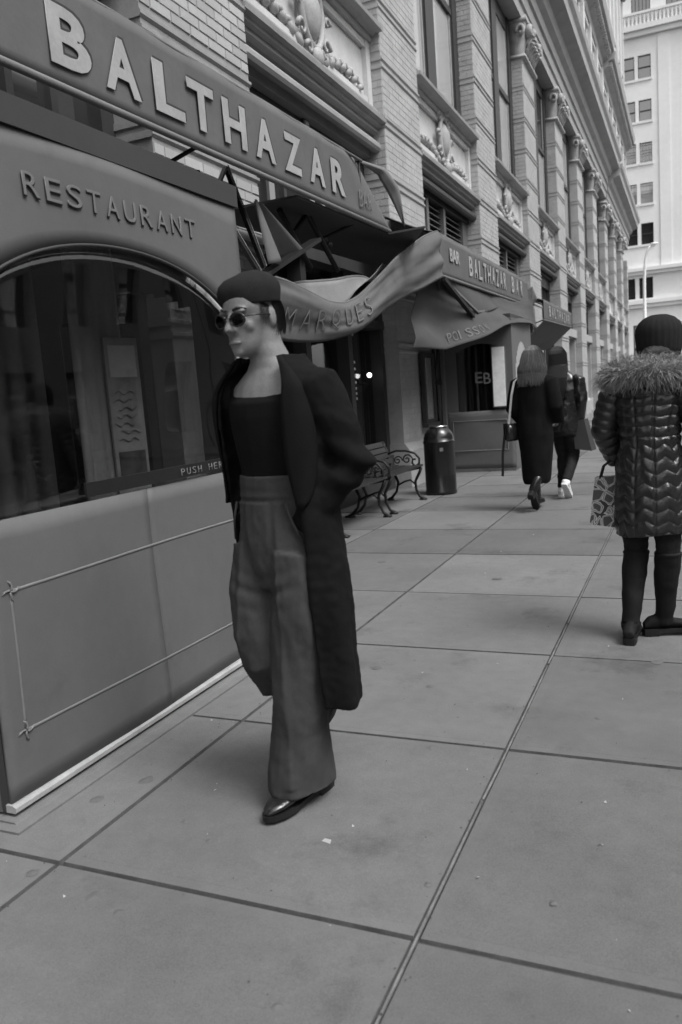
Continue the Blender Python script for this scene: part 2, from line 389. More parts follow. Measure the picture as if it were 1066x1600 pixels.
capM = acanthus().mesh('capital', mOrn, True); cartM = cartouche(MB()).mesh('cartouche', mOrn, True)
bfull = MB().add([(0,.004,.004),(.012,.008,.008),(.012,.276,.008),(0,.28,.004),(0,.004,.088),(.012,.008,.084),(.012,.276,.084),(0,.28,.088)], [(0,3,2,1),(4,5,6,7),(0,1,5,4),(1,2,6,5),(2,3,7,6)]).mesh('brick', mBrick)
bhalf = MB().add([(0,.004,.004),(.012,.008,.008),(.012,.134,.008),(0,.138,.004),(0,.004,.088),(.012,.008,.084),(.012,.134,.084),(0,.138,.088)], [(0,3,2,1),(4,5,6,7),(0,1,5,4),(1,2,6,5),(2,3,7,6)]).mesh('brick', mBrick)
def brick_stuff(b, y0, y1, z0, z1, x, skip, face='x', pitch=.2867, prd=.006):
    z = z0; k = 0
    while z < z1-.05:
        if not any(a-.02 < z+.045 < c+.02 for a, c in skip):
            y = y0 - (pitch/2 if k % 2 else 0)
            while y < y1-.01:
                a, c = max(y, y0)+.004, min(y+pitch, y1)-.004
                if c-a > .03:
                    p = prd*rs.uniform(.6,1.3)
                    if face == 'x':
                        b.add([(x,a,z+.004),(x+p,a+.004,z+.007),(x+p,c-.004,z+.007),(x,c,z+.004),(x,a,z+.088),(x+p,a+.004,z+.085),(x+p,c-.004,z+.085),(x,c,z+.088)], [(0,3,2,1),(4,5,6,7),(0,1,5,4),(1,2,6,5),(2,3,7,6)])
                    else:
                        b.add([(a,x,z+.004),(a+.004,x-p,z+.007),(c-.004,x-p,z+.007),(c,x,z+.004),(a,x,z+.088),(a+.004,x-p,z+.085),(c-.004,x-p,z+.085),(c,x,z+.088)], [(0,1,2,3),(7,6,5,4),(0,4,5,1),(1,5,6,2),(2,6,7,3)])
                y += pitch
        z += .0945; k += 1
def holed_wall(b, x, us, vs, hole, depth):
    """wall in the plane x, cut on the grid us (y) by vs (z); hole(i,j) leaves a cell open and gives it reveals"""
    for i in range(len(us)-1):
        for j in range(len(vs)-1):
            a,c,d,e = us[i],us[i+1],vs[j],vs[j+1]
            if not hole(i,j): b.add([(x,a,d),(x,c,d),(x,c,e),(x,a,e)], [(0,1,2,3)])
            else: b.add([(x,a,d),(x,c,d),(x,c,e),(x,a,e),(x-depth,a,d),(x-depth,c,d),(x-depth,c,e),(x-depth,a,e)], [(0,4,5,1),(1,5,6,2),(2,6,7,3),(3,7,4,0)])
def facade(name, label, k0, k1, dz, first, detail):
    root = thing(name, label, 'building', (XF, 9.35+P_*k0-P_/2, 0))
    base = Vector(root.location)
    def put(b, nm, mat, par=None, smooth=False):
        pr = par or root; off = base
        b.v = [tuple(Vector(q)-base) for q in b.v]; return b.build(nm, mat, pr, smooth)
    ya, yb = 9.35+P_*k0-P_/2, 9.35+P_*k1+P_/2
    Z = lambda z: z+dz
    put(MB().box(-16, -4.62, ya, yb, 0, 27).box(-4.62, -4.5, ya, yb, 3.3, 10.85), 'wall', mDark)
    # entablature over the tall windows, running the whole length
    ent = MB(); ent.prof([(-4.5,Z(10.85)),(-3.86,Z(10.85)),(-3.86,Z(11.15)),(-3.80,Z(11.17)),(-3.80,Z(11.5)),(-3.73,Z(11.53)),(-3.73,Z(11.85)),(-3.58,Z(11.95)),(-3.50,Z(12.15)),(-3.15,Z(12.25)),(-3.12,Z(12.5)),(-3.02,Z(12.62)),(-2.98,Z(12.8)),(-4.5,Z(12.84))], ya, yb)
    put(ent, 'cornice', mCorn)
    dn = MB(); y = ya+.2
    # upper storeys
    for lv, (z0, z1, hz0, hz1) in enumerate(((12.84,17.3,13.35,16.9),(18.42,27.5,18.9,22.3))):
        nw = int((yb-ya)/2.85+.01); us = [ya]
        for i in range(nw): us += [ya+2.85*i+.72, ya+2.85*i+2.13]
        us.append(yb)
        vs = [Z(z0), Z(hz0), Z(hz1), Z(z1)] if lv == 0 else [Z(z0), Z(hz0), Z(hz1), Z(23.2), Z(26.6), Z(z1)]
        b = MB(); holed_wall(b, -3.98, us, vs, lambda i,j: i % 2 == 1 and j % 2 == 1, .38)
        put(b, 'upper_wall', mUpper)
        pl = MB()
        for i in range(nw+1):
            yy = ya+2.85*i; pl.box(-3.98, -3.84, max(ya, yy-.3), min(yb, yy+.3), Z(z0), Z(z1-.02))
            if i < nw: pl.box(-3.98,-3.86, yy+.62, yy+2.23, Z(hz0)-.14, Z(hz0)-.002); pl.box(-3.98,-3.88, yy+.66, yy+2.19, Z(hz1)+.03, Z(hz1)+.2)
        put(pl, 'pilaster_strip', mUpper)
        for i in range(nw):
            for h0, h1 in (((hz0,hz1),) if lv == 0 else ((hz0,hz1),(23.2,26.6))):
                yy = ya+2.85*i; fr = MB()
                fr.box(-4.30,-4.22,yy+.722,yy+.80,Z(h0),Z(h1)).box(-4.30,-4.22,yy+2.05,yy+2.128,Z(h0),Z(h1)).box(-4.29,-4.20,yy+.80,yy+2.05,Z((h0+h1)/2)-.05,Z((h0+h1)/2)+.05)
                wnd = put(fr, 'window', mFrame)
                put(MB().box(-4.33,-4.305,yy+.725,yy+2.125,Z(h0),Z(h1)), 'pane', mPane if rs.random() < .7 else mPaneL, wnd)
    c2 = MB(); c2.prof([(-4.4,Z(17.3)),(-3.86,Z(17.3)),(-3.82,Z(17.6)),(-3.6,Z(17.7)),(-3.55,Z(17.95)),(-3.28,Z(18.02)),(-3.2,Z(18.36)),(-4.4,Z(18.42))], ya, yb)
    put(c2, 'upper_cornice', mCorn)
    dn = MB(); y = ya+.1
    while y < yb-.2: dn.box(-3.60,-3.40,y,y+.17,Z(17.72),Z(17.93)); y += .34
    tag(put(dn, 'dentils', mCorn), None, None, kind='stuff')
    put(MB().prof([(-4.4,Z(27.5)),(-3.7,Z(27.5)),(-3.3,Z(28)),(-3.3,Z(28.3)),(-4.4,Z(28.4))], ya, yb), 'roof_cornice', mCorn)
    # piers
    for k in range(k0-1, k1+1):
        yc = 9.35+P_*k+P_/2; y0, y1 = max(ya, yc-W_), min(yb, yc+W_)
        b = MB(); b.box(-4.62, XF, y0, y1, 0, Z(10.0)); bands = []
        z = 2.03
        while z < 9.6:
            for q in (z, z+.105):
                b.prof([(-4.4,q-.035),(XF+.004,q-.035),(XF+.022,q-.015),(XF+.022,q+.010),(XF+.004,q+.02),(-4.4,q+.02)], y0-.016, y1+.016)
            bands.append((z-.05, z+.14)); z += .79
        b.box(-4.55, XF+.10, y0-.05, y1+.05, .0, .55); b.prof([(-4.5,.55),(XF+.10,.55),(XF+.02,.66),(-4.5,.66)], y0-.04, y1+.04)
        pier = put(b, 'pier', mMortar if k == -1 else mStone)
        if yc+W_ < yb+.5:
            o = link('capital', capM, root, Vector((XF, yc, Z(9.9)))-base)
        if k == -1 and first:
            zz = 2.22; n = 0; kk = 0
            while zz < 7.6 and n < 296:
                if not any(a-.02 < zz+.045 < c+.02 for a, c in bands):
                    cells = [(i*.2867, bfull) for i in range(6)] if kk % 2 == 0 else [(0, bhalf)]+[(.1433+i*.2867, bfull) for i in range(5)]+[(1.5767, bhalf)]
                    for yy, me in cells:
                        link('brick', me, pier, Vector((XF+rs.uniform(-.004,.002), y0+yy, zz))-base); n += 1
                zz += .0945; kk += 1
            rest = MB(); brick_stuff(rest, y0, y1, zz, Z(9.9), XF, bands); tag(put(rest, 'brickwork', mBrickB, pier), None, None, kind='stuff')
        elif detail and k in (0, 1, 2, 3, -2):
            rest = MB(); brick_stuff(rest, y0, y1, .7, Z(9.85), XF, bands, prd=.0035)
            brick_stuff(rest, -4.34, XF, 2.2, Z(9.85), y0, bands, 'y', pitch=.147)
            tag(put(rest, 'brickwork', mBrickB if k < 2 else mBrickB, pier), None, None, kind='stuff')
    # bays
    for k in range(k0, k1+1):
        yc = 9.35+P_*k; y0, y1 = yc-P_/2+W_, yc+P_/2-W_
        # sill, spandrel with cartouche, mouldings
        b = MB()
        b.prof([(-4.5,Z(6.30)),(-4.02,Z(6.30)),(-4.0,Z(6.33)),(-4.0,Z(6.37)),(-3.92,Z(6.40)),(-3.84,Z(6.41)),(-3.83,Z(6.455)),(-3.88,Z(6.46)),(-3.88,Z(6.485)),(-3.93,Z(6.50)),(-3.93,Z(6.56)),(-3.99,Z(6.57)),(-3.99,Z(6.63)),(-4.04,Z(6.66)),(-4.5,Z(6.66))], y0+.002, y1-.002)
        b.prof([(-4.5,Z(5.06)),(-4.06,Z(5.06)),(-4.0,Z(5.09)),(-4.0,Z(5.14)),(-3.94,Z(5.15)),(-3.93,Z(5.185)),(-3.87,Z(5.20)),(-3.86,Z(5.25)),(-3.90,Z(5.255)),(-3.90,Z(5.29)),(-3.95,Z(5.30)),(-3.95,Z(5.355)),(-3.99,Z(5.36)),(-4.0,Z(5.41)),(-4.05,Z(5.425)),(-4.05,Z(5.46)),(-4.5,Z(5.46))], y0+.002, y1-.002)
        put(b, 'moulding', mCorn)
        b = MB(); b.box(-4.5,-4.12,y0+.002,y1-.002,Z(5.46),Z(6.30))
        for a in (y0+.002, y1-.162): b.box(-4.12,-4.05,a,a+.16,Z(5.46),Z(6.30))
        b.box(-4.12,-4.06,y0+.165,y1-.165,Z(6.2),Z(6.298)); b.box(-4.12,-4.06,y0+.165,y1-.165,Z(5.462),Z(5.54))
        sp = put(b, 'spandrel', mTerra)
        if k <= 6: link('cartouche', cartM, sp, Vector((-4.12, yc, Z(5.93)))-base)
        # rolled lintel
        lt = MB(); lt.tube([(-4.04,y0+.002,Z(4.90)),(-4.04,y1-.002,Z(4.90))], [(.075,.07)]*2, 10, ref=(0,0,1)); lt.box(-4.5,-4.14,y0+.003,y1-.003,Z(4.78),Z(5.055))
        put(lt, 'lintel', mFrame if k else mCorn, smooth=False)
        # tall window: two lights with heavy dark mullions
        zt0, zt1 = Z(6.66), Z(10.84); fr = MB()
        for a, c in ((y0+.002,y0+.34),(yc-.26,yc+.26),(y1-.34,y1-.002)): fr.box(-4.46,-4.19,a,c,zt0,zt1)
        for a, c in ((y0+.34,yc-.26),(yc+.26,y1-.34)):
            fr.box(-4.45,-4.22,a,c,zt1-.35,zt1-.002); fr.box(-4.45,-4.22,a,c,zt0+.002,zt0+.10); fr.box(-4.42,-4.21,a,c,Z(8.72),Z(8.84))
            for e in (a, c-.05): fr.box(-4.43,-4.225,e,e+.05,zt0+.1,zt1-.35)
        wd = put(fr, 'tall_window', mFrame)
        for q, (a, c) in enumerate(((y0+.39,yc-.31),(yc+.31,y1-.39))):
            for z0, z1, x in ((zt0+.1,Z(8.72),-4.265),(Z(8.84),zt1-.35,-4.25)):
                put(MB().box(x-.02,x,a,c,z0,z1), 'pane', mPaneL if (q+k) % 3 != 1 and k > 0 or rs.random() < .3 else mPane, wd)
            [put(MB().box(-4.262,-4.235,e,e+.045,zt0+.11,zt1-.36), 'sash', mFrameL, wd) for e in (a-.001, c-.044)]
        # low window / louvres over the shopfront, z 3.4-4.78
        l0, l1 = 3.4, Z(4.776)
        if k in (1, 2):
            lv = put(MB().box(-4.46,-4.18,y0+.002,y0+.16,l0,l1), 'louvre', mLouv); put(MB().box(-4.46,-4.18,y1-.4,y1-.002,l0,l1), 'post', mLouv, lv)
            for a in (y0+1.02, y0+2.1): put(MB().box(-4.45,-4.16,a,a+.13,l0,l1), 'post', mLouv, lv)
            for a, c in ((y0+.16,y0+1.02),(y0+1.15,y0+2.1),(y0+2.23,y1-.4)):
                z = l0+.03
                while z < l1-.08:
                    s = MB().add([(-4.36,a,z+.075),(-4.22,a,z),(-4.22,c,z),(-4.36,c,z+.075),(-4.36,a,z+.09),(-4.22,a,z+.015),(-4.22,c,z+.015),(-4.36,c,z+.09)], [(0,3,2,1),(4,5,6,7),(0,1,5,4),(1,2,6,5),(2,3,7,6),(3,0,4,7)])
                    put(s, 'slat', mLouv, lv); z += .105
            put(MB().box(-4.48,-4.44,y0+.01,y1-.01,l0,l1), 'backing', mDark, lv)
        else:
            fr = MB()
            for a, c in ((y0+.002,y0+.16),(yc-.07,yc+.07),(y1-.16,y1-.002)): fr.box(-4.46,-4.22 if c-a < .15 else -4.25,a,c,l0,l1)
            fr.box(-4.45,-4.25,y0+.16,yc-.07,l1-.3,l1-.002).box(-4.45,-4.25,yc+.07,y1-.16,l1-.3,l1-.002)
            for s0, s1 in ((y0+.16,yc-.07),(yc+.07,y1-.16)):
                for t in (1,2,3): yy = s0+(s1-s0)*t/4; fr.box(-4.42,-4.32,yy-.035,yy+.035,l0,l1-.3)
            wd = put(fr, 'low_window', mFrame)
            if k < 3: put(MB().box(-4.24,-4.20,yc-.05,yc+.05,l0,l1-.02), 'mullion', mFrameL, wd)
            put(MB().box(-4.40,-4.38,y0+.16,y1-.16,l0,l1-.3), 'pane', mPane, wd)
        # shopfront below
        if k > 1 or k < -1:
            fr = MB().box(-4.5,-4.1,y0+.002,y1-.002,0,.55).box(-4.5,-4.08,y0+.002,y1-.002,3.1,3.398)
            for a in (y0+.002, yc-.08, y1-.162): fr.box(-4.48,-4.16,a,a+.16,.55,3.1)
            sw = put(fr, 'shop_window', mFrame if k < 4 else mStone)
            put(MB().box(-4.40,-4.38,y0+.16,y1-.16,.55,3.1), 'pane', mPane, sw)
    return root
facade('terracotta_building', 'long pale brick and terracotta block with tall windows and scrolled capitals, left of sidewalk', -2, 6, 0, True, True)
facade('corner_building', 'paler continuation of the facade at the far end of the row, before the street corner', 7, 9, -.35, False, False)

# ================================================================ stone tower closing the street
ty = 95.0
tw = thing('stone_tower', 'tall pale limestone tower with square windows closing the far end of the street', 'building', (-4, ty, 0))
def tput(b, nm, mat, par=None):
    b.v = [(x+4, y-ty, z) for x,y,z in b.v]; return b.build(nm, mat, par or tw)
cols = [(-16.2,-14.9),(-14.2,-12.9),(-10.6,-9.3),(-8.4,-7.1),(-5.85,-4.75),(-4.4,-3.15),(3.2,4.4),(5.2,6.5),(9.4,10.7),(11.4,12.7),(15.6,16.9),(17.6,18.9)]
rows = [(15.35,17.55),(19.55,21.65),(23.7,25.75),(27.9,30.0),(32.1,34.4)]
us = [-22]+[q for c in cols for q in c]+[24]; vs = [12.9]+[q for r in rows for q in r]+[36.2]
def tower_wall(us, vs, x=0, dep=.35):
    b = MB(); holed_wall(b, 0, us, vs, lambda i,j: i%2==1 and j%2==1, dep)
    b.v = [(y, ty-X, z) for X,y,z in b.v]; return b
tput(tower_wall(us, vs), 'wall', mTower)
tput(MB().box(-22,24,ty+.36,ty+18,0,60), 'core', mTower)
for c in cols:
    for r in rows:
        fr = MB(); n = 3
        fr.box(c[0]+.002,c[0]+.07,ty+.2,ty+.27,*r).box(c[1]-.07,c[1]-.002,ty+.2,ty+.27,*r).box(c[0]+.07,c[1]-.07,ty+.19,ty+.26,(r[0]+r[1])/2-.05,(r[0]+r[1])/2+.05)
        if r in rows[1:3]:
            for t in range(1,4): x = c[0]+(c[1]-c[0])*t/4; fr.box(x-.022,x+.022,ty+.215,ty+.255,r[0],r[1])
            for t in (1,2,3,5,6,7):
                z = r[0]+(r[1]-r[0])*t/8
                if t % 2 == 1: fr.box(c[0]+.072,c[1]-.072,ty+.222,ty+.25,z-.022,z+.022)
        wd = tput(fr, 'window', mFrameL if r in rows[1:3] else mFrame)
        tput(MB().box(c[0]+.003,c[1]-.003,ty+.29,ty+.32,*r), 'pane', mPane if r not in rows[1:2] else mPaneL, wd)
        tput(MB().box(c[0]-.12,c[1]+.12,ty-.12,ty+.1,r[0]-.24,r[0]-.003), 'sill', mTowerD, wd)
def band(z0, z1, p, nm='belt_course', mat=mTowerD): tput(MB().prof([(0,z0),(p*.6,z0),(p,z0+(z1-z0)*.5),(p,z1),(0,z1)], 0, 1), nm, mat)
for z0, z1, p in ((36.2,37.2,.7),(12.2,12.9,.6),(8.7,9.5,.5)):
    tput(MB().box(-22.3,24.3,ty-p*.6,ty+.4,z0,(z0+z1)/2).box(-22.5,24.5,ty-p,ty+.4,(z0+z1)/2+.002,z1), 'belt_course', mTowerD)
bl = MB()
for i in range(120): bl.box(-22+i*.38,-21.82+i*.38,ty-.42,ty-.24,37.25,38.25)
bl.box(-22,24,ty-.5,ty-.16,38.26,38.5); tag(tput(bl, 'balustrade', mTowerD), None, None, kind='stuff')
us2 = [-22]+[q for c in ((-14,-11.6),(-9.6,-7.2),(-4.95,-3.1),(-1.6,1.0),(2.6,5),(8,10.4),(13,15.4)) for q in c]+[24]
tput(tower_wall(us2, [37.2,38.6,43.5,60]), 'upper_wall', mTower)
for c in zip(us2[1::2], us2[2::2]):
    fr = MB()
    for t in range(0,6): x = c[0]+.02+(c[1]-c[0]-.1)*t/5; fr.box(x,x+.06,ty+.2,ty+.27,38.6,43.5)
    wd = tput(fr, 'arched_window', mFrame); tput(MB().box(c[0]+.003,c[1]-.003,ty+.29,ty+.32,38.6,43.5), 'pane', mPane, wd)
    tput(MB().tube([((c[0]+c[1])/2+(c[1]-c[0])/2*math.cos(a), ty+.1, 42.4+1.1*math.sin(a)) for a in [math.pi*i/10 for i in range(11)]], .13, 6), 'arch_moulding', mTowerD, wd)
us3 = [-22]+[q for c in ((-14,-12),(-10,-8.6),(-5.9,-5.1),(-4.7,-3.3),(-.2,1.4),(4,6),(9,11),(14,16)) for q in c]+[24]
tput(tower_wall(us3, [9.5,9.7,11.9,12.2]), 'mezzanine_wall', mTowerD)
tput(tower_wall([-22]+[q for c in ((-14,-11),(-9.6,-7),(-5.4,-2.6),(-1.2,1.6),(3,5.8),(8,11)) for q in c]+[24], [0,.3,6.9,8.7]), 'ground_wall', mTower)
for c in zip(us3[1::2], us3[2::2]):
    wd = tput(MB().box(c[0]+.002,c[0]+.08,ty+.2,ty+.27,9.7,11.9).box(c[1]-.08,c[1]-.002,ty+.2,ty+.27,9.7,11.9), 'window', mFrame); tput(MB().box(c[0]+.003,c[1]-.003,ty+.29,ty+.32,9.7,11.9), 'pane', mPane, wd)
for c in ((-14,-11),(-9.6,-7),(-5.4,-2.6),(-1.2,1.6),(3,5.8),(8,11)):
    wd = tput(MB().box(c[0]+.002,c[0]+.12,ty+.16,ty+.27,.3,6.9).box(c[1]-.12,c[1]-.002,ty+.16,ty+.27,.3,6.9).box(c[0]+.12,c[1]-.12,ty+.17,ty+.26,4.2,4.5), 'window', mFrame)
    tput(MB().box(c[0]+.003,c[1]-.003,ty+.29,ty+.32,.3,6.9), 'pane', mPaneL, wd)
for x in (-1.9, 1.2, 7.4):
    tput(MB().box(x-.55,x+.55,ty-.10,ty+.02,12.92,36.18), 'pilaster', mTower)
# ================================================================ the other side of the street (out of frame: shades and is mirrored)
for i, (y0, y1, h) in enumerate(((-40,-22,9),(-21.9,-6,13),(-5.9,12,10.5),(12.1,30,14),(30.1,46,10))):
    t = thing('brownstone_building', ['brownstone front across the road far behind the viewer', 'tall brownstone front across the road behind the viewer', 'brownstone front across the road opposite the restaurant', 'tallest brownstone front across the road', 'low brownstone front across the road nearest the far corner'][i], 'building', (14.7,y0,0), 'buildings across the road')
    n = int((y1-y0)/2.6); us = [y0]
    for k in range(n): us += [y0+.7+(y1-y0-.4)/n*k, y0+2.0+(y1-y0-.4)/n*k]
    us.append(y1); vs = [0,.8,3.2]; z = 4.6
    while z+2.4 < h-.6: vs += [z, z+2.1]; z += 3.5
    vs.append(h)
    b = MB(); holed_wall(b, 0, us, vs, lambda i,j: i%2==1 and j%2==1, .25)
    b.v = [(-x, y-y0, z) for x,y,z in b.v]; b.build('wall', mOppo, t)
    MB().box(.28,14,0,y1-y0,0,h).build('core', mPane, t); MB().prof([(-.5,h),(-.5,h+.4),(.3,h+.5),(.3,h)],0,y1-y0).build('cornice', mCorn, t)
# ================================================================ shopfronts of the restaurant (three bays)
sf = thing('restaurant_front', 'dark varnished wooden shopfront with big glass panes under the awnings', 'shopfront', (-4.2, 9.35, 0))
def sput(b, nm, mat, par=None, smooth=False):
    b.v = [(x+4.2, y-9.35, z) for x,y,z in b.v]; return b.build(nm, mat, par or sf, smooth)
for k, (y0, y1) in enumerate(((1.66,5.64),(7.36,11.34),(13.06,17.04))):
    fr = MB().box(-4.5,-4.05,y0+.003,y1-.003,3.05,3.395)
    for a in ((y0+.003, y0+1.3, y0+2.6, y1-.143)): fr.box(-4.42,-4.12,a,a+.14,.5,3.05)
    fr.box(-4.40,-4.10,y0+.003,y1-.003,2.35,2.47)
    wn = sput(fr, 'shop_window', mWood)
    sput(MB().box(-4.5,-4.06,y0+.003,y1-.003,0,.5), 'stall_riser', mWood, wn)
    sput(MB().box(-4.30,-4.29,y0+.14,y1-.15,.5,3.05), 'pane', mGlass, wn)
    sput(MB().box(-4.61,-4.56,y0,y1,.02,3.3), 'back_wall', mDark)
def drape(y0, y1, x, z0, z1, n):
    return lambda u, v: (x+.05*math.sin(u*n*2*math.pi)+.012*math.sin(u*n*5), y0+(y1-y0)*u, z0+(z1-z0)*v)
cu = thing('velvet_curtain', 'heavy black velvet curtain hanging in pleats inside the shop window behind the bench', 'curtain', (-4.42, 10.9, .5))
b = MB().sheet(drape(10.72,11.2,-4.42,.5,2.9,6), 60, 6, .01); b.v = [(x+4.42,y-10.9,z-.5) for x,y,z in b.v]; b.build('drape', mVel, cu, True)
b = MB().tube([(0,-.9,2.42),(0,.4,2.42)], .015, 8); b.build('rod', mIron, cu)
hg = thing('crystal_string', 'string of glass drops hanging in the dark shop window above the bench', 'ornament', (-4.24, 10.42, 2.5))
MB().tube([(0,0,0),(0,0,-1.15)], .002, 4).build('thread', mIron, hg)
mCr = M('cut crystal', .8, .05, 0, 1, spec=1.0)
for i, z in enumerate((.18,.24,.62,.71,.8,.9,.98,1.05,1.12)):
    MB().ball((0,0,-z), (.012,.012,.055 if i < 1 else .022), 6, 4).build('drop', mCr, hg)
lp = thing('wall_lamp', 'small lit globe lamp glowing inside the shop window', 'lamp', (-4.20, 10.86, 1.70))
MB().ball((0,0,0), .034, 14, 10).build('bulb', emit('lamp glow', 2.2), lp, True); MB().tube([(-.10,0,-.10),(-.05,0,-.13),(0,0,-.10),(0,0,-.05)], .012, 6).build('bracket', mIron, lp)
# gilded frame on the restaurant's inner wall
# ================================================================ awnings
YV = -2.9
def awning(label, y0, y1, zb0, zb1, zt0, zt1, sign, cut, n):
    t = thing('awning', label, 'awning', (XF, y0, 3.9), 'restaurant awnings'); o = Vector((XF, y0, 3.9))
    def put(b, nm, mat, par=None, smooth=True):
        b.v = [tuple(Vector(q)-o) for q in b.v]; return b.build(nm, mat, par or t, smooth)
    L = y1-y0; zb = lambda y: zb0+(zb1-zb0)*(y-y0)/L; zt = lambda y: zt0+(zt1-zt0)*(y-y0)/L
    def wob(y, v): return YV-.10*v*v*0+.004*math.sin(y*2.1+n)*math.sin(v*3)+.002*math.sin(y*7+v*2)
    put(MB().sheet(lambda u,v: (wob(y0+L*u,v)-cut*.10*max(0,u-.93)/.07*v, y0+(L-cut*v)*u, zb(y0+L*u)+(zt(y0+L*u)-zb(y0+L*u))*v), 80, 8, .006), 'valance', mCanvas)
    put(MB().tube([(YV-.01,y0,zb(y0)),(YV-.01,y1,zb(y1))], .022, 8), 'front_rail', mCanvasL)
    put(MB().tube([(YV-.01,y0,zt(y0)),(YV-.01,y1-cut,zt(y1-cut))], .014, 8), 'top_rail', mCanvasL)
    put(MB().sheet(lambda u,v: (YV+(XF-YV)*v, y0+(L if cut == 0 else 4.2)*u, zt(y0+(L if cut == 0 else 4.2)*u)+.50*v-.05*math.sin(v*math.pi)), 40, 8, .006), 'roof', mCanvas)
    for y in (y0+.05, (y0+y1)/2, y1-.05-cut):
        fr = MB(); fr.tube([(YV-.02,y,zt(y)-.02),(XF+.02,y,zt(y)+.42)], .014, 6).tube([(YV-.02,y,zb(y)),(XF+.02,y,zb(y)-.25)], .014, 6).tube([(YV-.02,y,zb(y)),(YV-.02,y,zt(y))], .012, 6)
        put(fr, 'frame', mIron)
    return t, o, put
def sign(t, o, chars, ys, zs, h, w, nm='letter', shadow=True, bold=.012):
    for c, y, z in zip(chars, ys, zs):
        p = Vector((YV+.015, y, z))-o
        letters(nm, c, p, (0,1,.017), (0,0,1), .4, mLetter, t, .003, bold, fit=w*(1 if c not in 'I' else .3), height=h)
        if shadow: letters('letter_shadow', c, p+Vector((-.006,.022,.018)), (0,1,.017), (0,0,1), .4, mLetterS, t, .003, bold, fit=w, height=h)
# -- first: the big sign
A1 = awning('dark canvas awning with large raised letters reading BALTHAZAR above the restaurant door', 1.0, 8.42, 3.045, 3.132, 3.555, 3.70, 0, .72, 1)
t, o, put = A1
ys = [3.375+.43*i for i in range(9)]; ys = [3.375,3.795,4.245,4.605,5.03,5.47,5.935,6.40,6.86]
sign(t, o, 'BALTHAZAR', ys, [3.165+.0185*(y-3.37) for y in ys], .295, .31)
letters('small_lettering', 'BAR', Vector((YV+.014,7.52,3.225))-o, (0,1,.02), (0,0,1), .2, mLetterG, t, .002, -.002, fit=.34, height=.16)
# flap of loose canvas blown back at its far end
FL = [(0,(-2.94,7.70,3.69)),(.35,(-3.06,8.56,3.765)),(.62,(-3.1,9.02,3.65)),(1,(-3.12,9.56,3.40))]
FR = [(0,(-2.96,7.74,3.72)),(.30,(-3.12,8.94,3.93)),(.62,(-3.14,9.45,3.83)),(1,(-3.12,9.60,3.40))]
def flap(u, v):
    a, c = Vector(lerp(FL,v)), Vector(lerp(FR,v)); return a.lerp(c,u)+Vector((.07*math.sin(math.pi*u)*math.sin(math.pi*v),0,.02*math.sin(u*9)*v))
put(MB().sheet(flap, 10, 20, .005), 'end_flap', mCanvasL)
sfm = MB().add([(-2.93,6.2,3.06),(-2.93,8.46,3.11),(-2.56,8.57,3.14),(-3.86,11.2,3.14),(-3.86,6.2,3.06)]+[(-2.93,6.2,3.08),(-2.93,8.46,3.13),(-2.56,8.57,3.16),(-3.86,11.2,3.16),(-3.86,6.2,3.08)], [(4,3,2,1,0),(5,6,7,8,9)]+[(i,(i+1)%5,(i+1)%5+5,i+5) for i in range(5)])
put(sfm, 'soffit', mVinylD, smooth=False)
arm = MB()
for pts in (((-3.2,6.40,3.04),(-3.2,6.95,2.62)),((-3.2,6.62,2.86),(-3.18,6.92,3.10),(-3.1,7.36,2.62))):
    arm.tube(pts, .026, 8)
for p in ((-3.18,6.95,3.1),(-3.16,7.22,2.9),(-3.14,7.28,2.86)): arm.ball(p, .04, 8, 6)
put(arm, 'folding_arm', mIron)
rod = MB()
for pts in (((-3.3,5.26,3.06),(-3.3,5.30,3.135),(-3.3,5.62,2.86)),((-3.3,5.60,3.11),(-3.3,5.72,3.255),(-3.3,6.215,2.55)),((-3.3,5.70,2.82),(-3.3,6.12,2.49))):
    for a, c in zip(pts, pts[1:]): rod.bar(a, c, .035, .02)
put(rod, 'support_rod', mBlackP, smooth=False)
rod2 = MB()
for pts in (((-3.3,5.61,3.115),(-3.3,5.73,3.262),(-3.3,6.235,2.555)),((-3.3,5.71,2.83),(-3.3,6.14,2.50))):
    for a, c in zip(pts, pts[1:]): rod2.bar((a[0]+.012,a[1]+.012,a[2]+.012), (c[0]+.012,c[1]+.012,c[2]+.012), .008, .008)
put(rod2, 'rod_edge', mChrome, smooth=False)
# hanging canvas: a folded left end, a dark bar and the slack printed front between two high points
put(MB().sheet(lambda u,v: (-3.02+.13*math.sin(u*6.5+.6)*(1-v*.8)-.05*v, lerp([(0,5.63),(1,5.70)],v)*(1-u)+u*lerp([(0,6.30),(1,5.80)],v), lerp([(0,2.46),(1,2.97)],v)*(1-u)+u*lerp([(0,2.63),(1,2.97)],v)+.0), 18, 14, .005), 'left_wing', mCanvas)
put(MB().bar((-3.0,5.62,2.38), (-2.96,6.58,2.78), .11, .03), 'front_bar', mIron, smooth=False)
TOP = [(5.66,2.36),(5.9,2.34),(6.2,2.29),(6.6,2.24),(7.0,2.26),(7.35,2.35),(7.9,2.58),(8.5,2.86),(9.1,3.08),(9.7,3.27),(10.35,3.44)]
BOT = [(5.66,1.92),(5.95,1.90),(6.3,1.90),(6.65,1.925),(7.3,2.04),(8.0,2.27),(8.95,2.52),(9.6,2.67),(10.35,2.87)]
